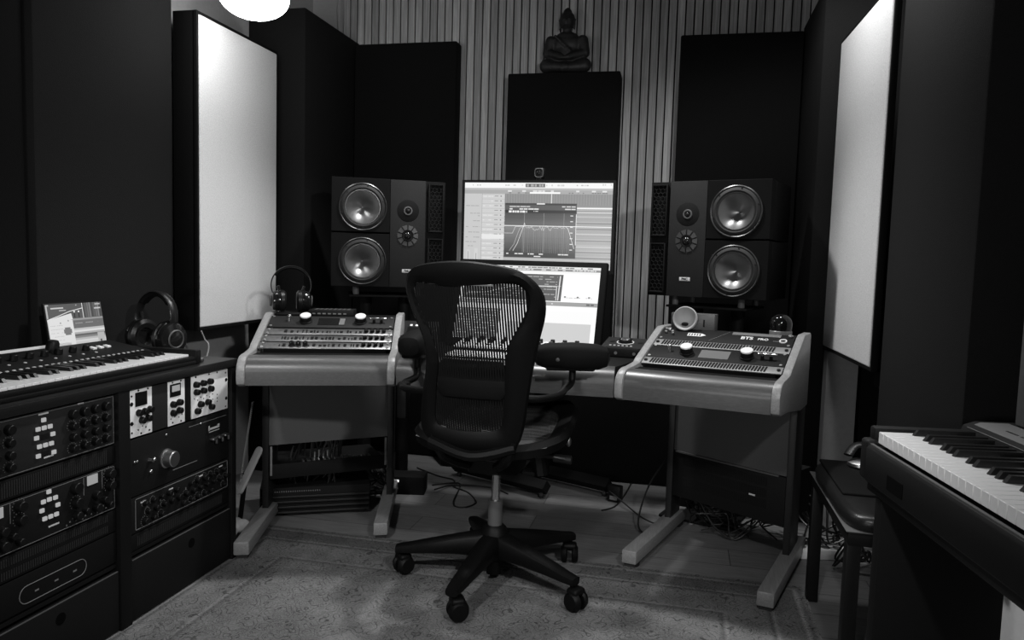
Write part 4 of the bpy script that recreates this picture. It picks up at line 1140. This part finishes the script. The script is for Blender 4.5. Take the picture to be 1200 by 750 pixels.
module('wide white module with ten knobs at the right end of the right bay', 2.115, YR1, [(2.131, .664), (2.168, .664), (2.205, .664), (2.133, .639), (2.169, .639), (2.208, .639), (2.154, .596), (2.193, .596), (2.137, .576), (2.212, .577)], None,
       [(2.135, .688, .003), (2.205, .688, .003), (2.25, .688, .003), (2.298, .68, .003), (2.302, .655, .006), (2.302, .590, .006), (2.298, .562, .003)] + [(2.128 + .016 * i, .618 - .007 * (i % 2), .0018) for i in range(7)] + [(2.166, .580, .002), (2.178, .586, .002), (2.225, .60, .002), (2.25, .60, .0018), (2.25, .612, .0018), (2.25, .588, .0018)])
t = runit('power_amplifier', 'black unit with one large bright knob below the white modules', YR0, YR1, .378, .547, 'dark_face')
kb = MB(FM); kb.lathe([(0, 0), (.030, 0), (.030, .004), (.026, .006), (.0245, .030), (.022, .032), (0, .032)], T(1.989, .457, -.004), 36); part('large_knob', kb, 'steel', t)
kb = MB(FM); kb.cyl((1.913, .470, -.004), (1.913, .470, .012), .007, .005); kb.ball((1.913, .476, .014), .006); part('toggle', kb, 'chrome', t)
rk(t, 1.918, .435, .006, .006, 'steel'); rk(t, 1.85, .48, .004, .004, 'steel'); rk(t, 1.86, .48, .004, .004, 'steel')
for i in range(3):
    y = 2.205 + i * .034; kb = MB(FM); kb.b2((y, .462, -.004), (y + .024, .470, .014), bev=.002).b2((y + .018, .448, .006), (y + .025, .470, .014), bev=.002); part('switch', kb, 'steel', t)
rrect(t, 2.205, .497, 2.262, .504, 'mark', 'logo_bar'); rrect(t, 2.205, .489, 2.262, .491, 'mark', 'logo_line'); rrect(t, 2.202, .495, 2.209, .512, 'mark', 'logo_bar'); rrect(t, 2.252, .503, 2.263, .509, 'mark', 'logo_bar')
rrect(t, 2.02, .41, 2.14, .412, 'mark_dim', 'printed_line'); rrect(t, 2.10, .53, 2.30, .5315, 'mark_dim', 'printed_line')
for y in (1.99, 2.16): rk(t, y, .53, .004, .003, 'steel', 'screw_head')
t = runit('channel_strip', 'outlined unit crowded with small knobs, low in the right bay', YR0, YR1, .268, .374, 'dark_face')
outline(t, 1.852, .275, 2.309, .369, 'mark_dim', .0022)
rnd = random.Random(9)
for i in range(12):
    for j in range(3):
        y = 1.89 + i * .0355 + (j % 2) * .012; z = .292 + j * .027
        if rnd.random() < .85: rk(t, y, z, rnd.choice((.0085, .0105, .007)), .014, 'black', ring=rnd.random() < .6)
for y, z in ((2.26, .355), (2.00, .352), (2.15, .352), (1.875, .350), (2.10, .283)): rrect(t, y, z, y + .02, z + .004, 'mark')
for i in range(7):
    y = 1.90 + i * .06; rrect(t, y, .33, y + .003, .338, 'mark_dim', 'printed_mark')
t = runit('vent_panel', 'slotted blank panel above the right bay drawer', YR0, YR1, .217, .264, 'black_metal', .03)
mb = MB(FM)
for i in range(60): mb.b2((YR0 + .03 + i * .0070, .226, -.0045), (YR0 + .0335 + i * .0070, .256, -.0035))
part('vent_slots', mb, 'rubber', t)

# ------------------------------------------------------------ synthesizer on the cabinet
KY0, KY1 = 1.24, 2.165
t = thing('synthesizer', 'black synthesizer keyboard on top of the left rack cabinet', 'synthesizer', (-1.73, 1.7, .7255))
part('body', MB().b2((-1.878, KY0, .7257), (-1.545, KY1, .739), bev=.004).b2((-1.57, KY0, .737), (-1.546, KY1, .752), bev=.004), 'black', t)
part('end_block', MB().b2((-1.878, KY1 - .001, .7257), (-1.545, KY1 + .026, .772), bev=.005), 'black', t)
part('control_panel', MB().prism([(-1.715, .737), (-1.715, .764), (-1.880, .790), (-1.880, .737)], KY1 - KY0 - .002, frame((0, KY0 + .001, 0), V(1, 0, 0), V(0, 0, 1), V(0, 1, 0)), bev=.002), 'dark_face', t)
def keyset(t, place, n, w, length, whz, bl, start, back=0, bh=.011):
    """place(i_along, across, z) -> world matrix; i along metres"""
    pat = [1, 0, 1, 1, 0, 1, 1]      # a black key follows A, C, D, F, G
    for i in range(n):
        mb = MB(place); mb.b2((i * w + .0010, 0, whz - .024), ((i + 1) * w - .0010, length, whz), bev=.0010, seg=1)
        part('white_key', mb, 'key_white', t)
    for i in range(n - 1):
        if pat[(i + start) % 7]:
            mb = MB(place); x = (i + 1) * w
            mb.loft([[(x - .0055, length - bl, whz - .002), (x + .0055, length - bl, whz - .002), (x + .0045, length - bl + .010, whz + bh - .001), (x - .0045, length - bl + .010, whz + bh - .001)],
                     [(x - .0055, length + back, whz - .002), (x + .0055, length + back, whz - .002), (x + .0048, length + back, whz + bh), (x - .0048, length + back, whz + bh)]])
            part('black_key', mb, 'key_black', t)
n = 39
keyset(t, frame((-1.571, KY1 - .004, 0), V(0, -1, 0), V(-1, 0, 0), V(0, 0, 1)), n, .0235, .140, .7575, .085, 4)
mp_ = frame((-1.715, 0, .764), V(0, 1, 0), V(-.988, 0, .1557), V(.1557, 0, .988))
for i in range(40): part('pad_light', MB(mp_).b2((1.30 + i * .0212, .006, .0), (1.308 + i * .0212, .012, .0022)), 'mark', t)
for i in range(11):
    kb = MB(mp_); knob(kb, (1.46 + i * .052, .092, 0), Z, .011, .018); part('knob', kb, 'black', t)
    part('light', MB(mp_).b2((1.463 + i * .052, .055, 0), (1.469 + i * .052, .061, .002)), 'mark', t)
for i in range(3): part('lit_button', MB(mp_).b2((2.005 + i * .03, .085, 0), (2.02 + i * .03, .105, .006), bev=.001), 'mod_white', t)
part('data_knob', MB(mp_).lathe([(0, 0), (.019, 0), (.018, .026), (.014, .034), (0, .036)], T(1.885, .125, 0), 28), 'black', t)
# flat case behind it with a pale sheet and the tablet
solo('flat_case', MB().b2((-2.055, 1.42, .7258), (-1.892, 2.235, .762), bev=.004), 'black_matte', 'flat black case behind the synthesizer, under the tablet', 'case')
solo('white_board', MB().box((-1.905, 1.74, .778), (.006, .58, .032), bev=.002), 'white', 'thin white board edge behind the synthesizer at the left edge', 'board')
tb = frame((-1.950, 2.1045, .8395), V(0, 1, 0), V(-.985, 0, -.17), V(-.17, 0, .985))
TW, TH = .232, .148
Q = [('r', 0, 0, 1, .34, .085), ('r', 0, 0, .05, .30, .45), ('r', .022, .03, 1, .3, .085)] + [('r', .08, .07, .30, .10, .55), ('r', .22, .13, .34, .15, .45), ('r', .52, .03, .54, .05, .5)]
Q += [('l', [(.0, .33), (.2, .255), (.4, .17), (.64, .115)], .0022, .8), ('l', [(.64, .0), (.64, .34)], .0025, .8)]
for x in (.47, .55): Q += [('r', x, .17, x + .025, .20, .9), ('r', x, .22, x + .02, .32, .02)]
for i in range(9): Q += [('r', .65 + i * .039, 0, .65 + i * .039 + .02, .33, .05 + .06 * ((i * 5) % 4))]
Q += [('r', .88, .03, .98, .055, .5), ('r', .86, .12, .98, .15, .55)]
Q += [('r', 0, .34, 1, .38, .3), ('r', 0, .38, 1, .56, .14)] + dashes(.47, .9, .44, .016, .35, .01, .05, .5)
for i, v in enumerate((.5, .7, .4, .12, .22, .45, .62, .55, .3, .12)): Q += [('r', 0, .56 + i * .044, 1, .56 + (i + 1) * .044, v)]
Q += dashes(.6, .85, .91, .03, .7, .015, .03, .8)
Q += [('r', .85, .70, .98, .97, .45), ('r', .89, .86, .92, .91, .05)]
Q += [('r', 0, .40, .43, 1, .72), ('l', [(0, .40), (.43, .28)], .02, .72), ('r', .0, .36, .43, .42, .72), ('r', .27, .52, .37, .69, .18), ('r', .25, .56, .39, .65, .18), ('r', .30, .87, .34, .92, .2), ('r', .2, .40, .22, .43, .25), ('r', .34, .36, .36, .39, .3)]
for i in range(6): Q += dashes(.03, .24, .46 + i * .08, .012, .5, .01, .04, .7)
t = thing('tablet', 'small lit tablet leaning behind the synthesizer', 'tablet', (-1.96, 2.10, .762))
part('case', MB(tb).box((0, .006, 0), (TW + .010, .008, TH + .010), bev=.003), 'black', t)
make_screen(t, 'screen', tb @ T(0, .0005, 0), TW, TH, Q, .3)
part('kickstand', MB().tube([(-1.975, 2.10, .86), (-2.03, 2.10, .7665)], .006, 6), 'black', t)
solo('audio_plug', MB().b2((-1.60, 2.205, .7257), (-1.565, 2.235, .738), bev=.003).cyl((-1.60, 2.22, .732), (-1.63, 2.222, .734), .005, seg=10), 'steel', 'small metal plug on the cabinet top beside the synthesizer end', 'plug')

# ------------------------------------------------------------ piano on the right
pd_ = V(.1375, -.9905, 0); ps = V(.9905, .1375, 0)
PM = frame((.415, 1.676, 0), pd_, ps, Z)
t = thing('stage_piano', 'black stage piano with white keys along the right wall', 'piano', PM @ V(.65, .15, .63))
part('key_bed', MB(PM).b2((-.012, -.002, .64), (1.29, .145, .732)), 'black', t)
PR = [(-.014, .655), (-.018, .66), (-.018, .726), (-.014, .7325), (-.004, .7345), (-.002, .73), (-.002, .655)]
part('front_rail', MB(PM).prism(PR, 1.30, frame((-.012, 0, 0), V(0, 1, 0), V(0, 0, 1), V(1, 0, 0))), 'black', t)
part('light_strip', MB(PM).b2((-.012, -.011, .7335), (1.29, -.0045, .7358)), 'desk_metal', t)
part('control_panel', MB(PM).prism([(.180, .64), (.180, .752), (.191, .778), (.214, .786), (.320, .786), (.332, .776), (.332, .64)], 1.34, frame((-.05, 0, 0), V(0, 1, 0), V(0, 0, 1), V(1, 0, 0)), bev=.002), 'dark_face', t)
part('panel_band', MB(PM).prism([(.1895, .7765), (.215, .7872), (.272, .7872), (.272, .7862), (.215, .7862), (.1905, .7755)], 1.30, frame((-.03, 0, 0), V(0, 1, 0), V(0, 0, 1), V(1, 0, 0))), 'band_grey', t)
part('end_cheek', MB(PM).b2((-.050, -.017, .655), (-.012, .332, .742), bev=.008, seg=3).b2((-.050, .0, .735), (-.020, .330, .768), bev=.006), 'dark_face', t)
part('end_cheek', MB(PM).b2((1.292, -.017, .655), (1.33, .332, .768), bev=.008, seg=3), 'black', t)
part('key_well', MB(PM).b2((-.012, .151, .70), (1.29, .181, .745)), 'hole', t)
part('belly', MB(PM).b2((-.045, .0, .628), (1.29, .328, .66), bev=.004), 'black', t)
part('port', MB(PM).b2((.10, -.0190, .672), (.17, -.017, .70)), 'hole', t)
for i, (a, b) in enumerate(((.05, .09), (.10, .14), (.15, .25), (.27, .31), (.33, .36), (.38, .41))): part('panel_print', MB(PM).b2((a, .222, .7871), (b, .227, .7876)), 'black', t)
keyset(t, PM @ T(.0, 0, 0), 52, .0235, .150, .764, .093, 0, .028, .0135)
t = thing('piano_stand', 'black panel stand under the stage piano', 'piano stand', PM @ V(.6, .15, 0))
for x in (.005, 1.20): part('side_panel', MB(PM).b2((x, .0, .0), (x + .03, .255, .628), bev=.002), 'black_metal', t)
part('back_rail', MB(PM).b2((.035, .225, .56), (1.20, .243, .627)), 'black_metal', t)
t = thing('framed_board', 'grey framed white board standing on the piano at the right edge', 'picture frame', (.70, 1.45, .7865))
fx = frame((.688, 1.735, .787), V(.12, -.9928, 0), V(.9928, .12, 0), Z)
mb = MB(fx)
for a, b in (((0, 0, 0), (.035, .02, .42)), ((.465, 0, 0), (.50, .02, .42)), ((.035, 0, 0), (.465, .02, .035)), ((.035, 0, .385), (.465, .02, .42))): mb.b2(a, b, bev=.004)
part('frame', mb, 'desk_metal', t)
part('board', MB(fx).b2((.033, .006, .033), (.467, .014, .387)), 'white', t)

# ------------------------------------------------------------ bench
bm0 = T(.595, 2.32, 0)
t = thing('piano_bench', 'black leather topped bench between the piano and the right desk wing', 'bench', (.595, 2.32, 0))
part('frame', MB(bm0).b2((-.145, -.275, .385), (.145, .285, .425), bev=.003), 'black', t)
for x in (-.128, .128):
    for y in (-.255, .262): part('leg', MB(bm0).b2((x - .018, y - .018, .0), (x + .018, y + .018, .388), bev=.003), 'black', t)
rings = []
for z, k in ((.4255, .97), (.432, 1.0), (.448, 1.01), (.459, .985), (.4655, .94), (.468, .85), (.468, .4)):
    r = []
    for i in range(48):
        a = 2 * PI * i / 48; ca, sa = math.cos(a), math.sin(a)
        r.append((.150 * k * math.copysign(abs(ca) ** .35, ca), .005 + .295 * (k ** .6) * math.copysign(abs(sa) ** .35, sa), z))
    rings.append(r)
part('seat_cushion', MB(bm0).loft(rings), 'leather', t)
part('top_pad', MB(bm0).b2((-.128, -.10, .466), (.135, .275, .476), bev=.0048, seg=3), 'cushion', t, 'matte pad on the far part of the seat')
part('piping', MB(bm0).b2((-.152, -.285, .4235), (.152, .293, .4265), bev=.001), 'desk_metal', t)
hm = bm0 @ T(.02, .16, .4765)
t = thing('folded_headphones', 'folded black headphones lying on the piano bench', 'headphones', hm.translation)
part('headband', MB(hm).tube(spline([(-.075, .045, .035), (-.045, .075, .062), (.0, .06, .060), (.03, -.02, .030), (.055, -.14, .016)], 8), .016, 8, flat=.35, up=(0, 0, 1)), 'leather', t)
part('ear_cup', MB(hm @ T(-.035, .045, .0)).lathe([(0, 0), (.036, 0), (.041, .006), (.040, .014), (.028, .022), (0, .023)], None, 28), 'steel', t)
part('ear_cup', MB(hm @ T(.055, -.01, .0)).lathe([(0, 0), (.036, 0), (.041, .006), (.040, .014), (.028, .022), (0, .023)], None, 28), 'gloss', t)

# ------------------------------------------------------------ odds and ends by the left wing
a = V(-1.585, 2.60, .345); b = V(-1.632, 2.52, .175)
mb = MB(); ax = (b - a).normalized(); sd = V(.86, -.45, -.0); sd = (sd - ax * sd.dot(ax)).normalized(); nn = ax.cross(sd)
mm_ = frame((a + b) / 2, sd, nn, ax); hl = (b - a).length / 2
poly = [(.019 * math.cos(q), hl - .019 + .019 * math.sin(q)) for q in [PI * k / 10 for k in range(11)]] + [(.019 * math.cos(q), -hl + .019 + .019 * math.sin(q)) for q in [PI + PI * k / 10 for k in range(11)]]
t = thing('wooden_rest', 'pale rounded wooden rest leaning between the cabinet and the left wing', 'stand', (-1.66, 2.56, 0))
part('rest', MB(mm_).prism(poly, .012, frame((0, -.006, 0), V(1, 0, 0), V(0, 0, 1), V(0, -1, 0)), bev=.003), 'pale_wood_plain', t)
part('post', MB().tube([(-1.62, 2.57, .24), (-1.68, 2.62, .01)], .010, 8).b2((-1.76, 2.58, 0), (-1.60, 2.66, .012), bev=.003), 'black_metal', t)
mb = MB(T(-1.625, 2.475, 0)); rnd = random.Random(4)
for i in range(9): mb.ball((rnd.uniform(-.03, .03), rnd.uniform(-.04, .05), .030 + rnd.uniform(-.002, .03)), (rnd.uniform(.026, .04), rnd.uniform(.026, .04), .028), sub=2)
o = solo('cloth_bag', mb, 'cloth_pale', 'small crumpled pale cloth on the floor behind the left wing foot', 'cloth')
rm = o.modifiers.new('fuse', 'REMESH'); rm.mode = 'VOXEL'; rm.voxel_size = .006; rm.use_smooth_shade = True
pts = []
for i in range(420):
    k = i / 419; a = k * 2 * PI * 44
    pts.append((-1.575 - .055 * k + .0035 * math.cos(a), 2.545 + .0035 * math.sin(a), .53 - .34 * k))
solo('coiled_cable', MB().tube(pts, .0011, 5), 'cable_pale', 'thin coiled cord hanging beside the left wing', 'cable')
solo('panel_cable', MB().tube(spline([(-1.885, 2.672, .775), (-1.882, 2.69, .74), (-1.865, 2.69, .70), (-1.862, 2.62, .55), (-1.87, 2.60, .30), (-1.87, 2.6, .004)], 8), .003, 6), 'cable_pale', 'thin pale cable hanging from the left pale panel', 'cable')

# cables
def cable(pts, label, group=None, r=.0035, m_='cable', n=8): return solo('cable', MB().tube(spline(pts, n), r, 6), m_, label, 'cable', group)
z = .004
cable([(-1.10, 3.30, .03), (-1.05, 3.44, z), (-1.0, 3.42, z), (-.955, 3.16, z), (-.90, 3.11, z), (-.86, 3.19, z), (-.93, 3.32, z), (-1.03, 3.40, z), (-.9, 3.44, z)], 'black cable looping on the floor left of the chair base')
cable([(-1.30, 3.64, z), (-1.15, 3.535, z), (-1.06, 3.495, z), (-1.02, 3.40, z)], 'thin black cable running on the floor from the low trap')
cable([(-1.08, 3.27, .02), (-1.02, 3.42, z), (-.85, 3.43, z), (-.75, 3.36, z)], 'black cable between the small floor box and the monitor stand')
cable([(-.28, 3.40, .05), (-.22, 3.34, .03), (-.12, 3.22, z), (-.02, 3.12, z)], 'black cable from the power brick to the right wing')
cable([(-.20, 3.72, z), (-.22, 3.50, z), (-.25, 3.33, z), (-.30, 3.26, z)], 'thin black cable bending on the floor left of the right wing')
cable([(-.03, 3.10, .30), (-.10, 3.14, .16), (-.13, 3.06, .03), (-.08, 3.02, z), (-.0, 3.10, z)], 'black cable hanging in a loop beside the right wing', r=.004)
t = thing('power_brick', 'small black power brick standing at the end of the monitor stand foot', 'power supply', (-.255, 3.42, 0))
part('case', MB(T(-.255, 3.42, 0) @ RZ(-.3)).b2((-.03, -.022, 0), (.03, .022, .075), bev=.005), 'black', t)
part('label_plate', MB(T(-.255, 3.42, 0) @ RZ(-.3)).b2((-.018, -.0232, .012), (.018, -.0215, .03)), 'mark_dim', t)
def tangle(m, u0, u1, v0, v1, n, zmax, label, group, seed, r=.0035):
    rnd = random.Random(seed)
    for i in range(n):
        P = []; u = rnd.uniform(u0, u1); v = rnd.uniform(v0, v1)
        for k in range(9):
            u = min(max(u + rnd.uniform(-.12, .12), u0), u1); v = min(max(v + rnd.uniform(-.09, .09), v0), v1)
            P.append(m @ V(u, v, rnd.uniform(.004, zmax)))
        cable(P, label, group, r, n=6)
tangle(WR['M'], .07, .45, .66, .86, 12, .13, 'black cable in the tangle beneath the right desk wing', 'cables under the right wing', 3)
tangle(WL['M'], .04, .45, .68, .86, 12, .17, 'black cable in the tangle beneath the left desk wing', 'cables under the left wing', 8)
tangle(WL['M'], .06, .25, .60, .72, 6, .62, 'black cable hanging behind the left wing panel', 'cables behind the left wing panel', 21)
tangle(T(.60, 2.95, 0), -.09, .10, -.10, .22, 8, .22, 'black cable in the tangle behind the piano bench', 'cables behind the bench', 14, .004)
t = thing('power_strip', 'pale power strip among the cables behind the piano bench', 'power strip', (.56, 2.98, 0))
part('body', MB(T(.56, 2.98, 0) @ RZ(.2)).b2((-.10, -.025, .0), (.10, .025, .04), bev=.005), 'mod_white', t)
for i in range(4): part('socket', MB(T(.56, 2.98, 0) @ RZ(.2)).cyl((-.07 + i * .045, 0, .040), (-.07 + i * .045, 0, .0415), .016, seg=18), 'mark_dim', t)

# ------------------------------------------------------------ lights
def plight(name, loc, w, r):
    l = bpy.data.lights.new(name, 'POINT'); l.energy = w; l.shadow_soft_size = r
    o = bpy.data.objects.new(name, l); C.objects.link(o); o.location = loc; return o
def spot(name, loc, tgt, w, ang, blend, r):
    l = bpy.data.lights.new(name, 'SPOT'); l.energy = w; l.spot_size = math.radians(ang); l.spot_blend = blend; l.shadow_soft_size = r
    o = bpy.data.objects.new(name, l); C.objects.link(o); o.location = loc
    o.rotation_euler = (Vector(tgt) - Vector(loc)).to_track_quat('-Z', 'Y').to_euler(); return o
spot('right_lamp_light', (.35, 2.74, 2.50), (.52, 2.80, 1.2), 38, 150, .5, .10)
spot('ceiling_lamp_light', (-.64, 2.92, 2.74), (-.64, 2.60, 0), 150, 100, .6, .08)
spot('room_spot_light', (.60, .42, 1.80), (-1.15, 2.75, .90), 122, 74, .75, .05)
spot('floor_fill_light', (-1.15, .30, 2.20), (-.80, 3.05, 0), 120, 34, .7, .05)  # added unseen fill, brightens the floor behind the chair
spot('rug_fill_light', (-.20, .0, 2.30), (.22, 2.25, 0), 95, 29, .8, .05)  # added unseen fill for the right wing feet, floor and rug
plight('rear_fill_light', (-.90, -.9, 1.05), 42, .15)  # made-up fill behind the camera, lifts front faces and under-desk shade

w = bpy.data.worlds.new('world'); S.world = w; w.use_nodes = True
w.node_tree.nodes['Background'].inputs[0].default_value = rgb(.02); w.node_tree.nodes['Background'].inputs[1].default_value = .2

vs = S.view_settings
S.display_settings.display_device = 'sRGB'
vs.view_transform = 'Standard'; vs.look = 'None'; vs.exposure = 0; vs.gamma = 1; vs.use_curve_mapping = False
S.cycles.use_denoising = True
S.cycles.max_bounces = 8
S.cycles.sample_clamp_indirect = 4
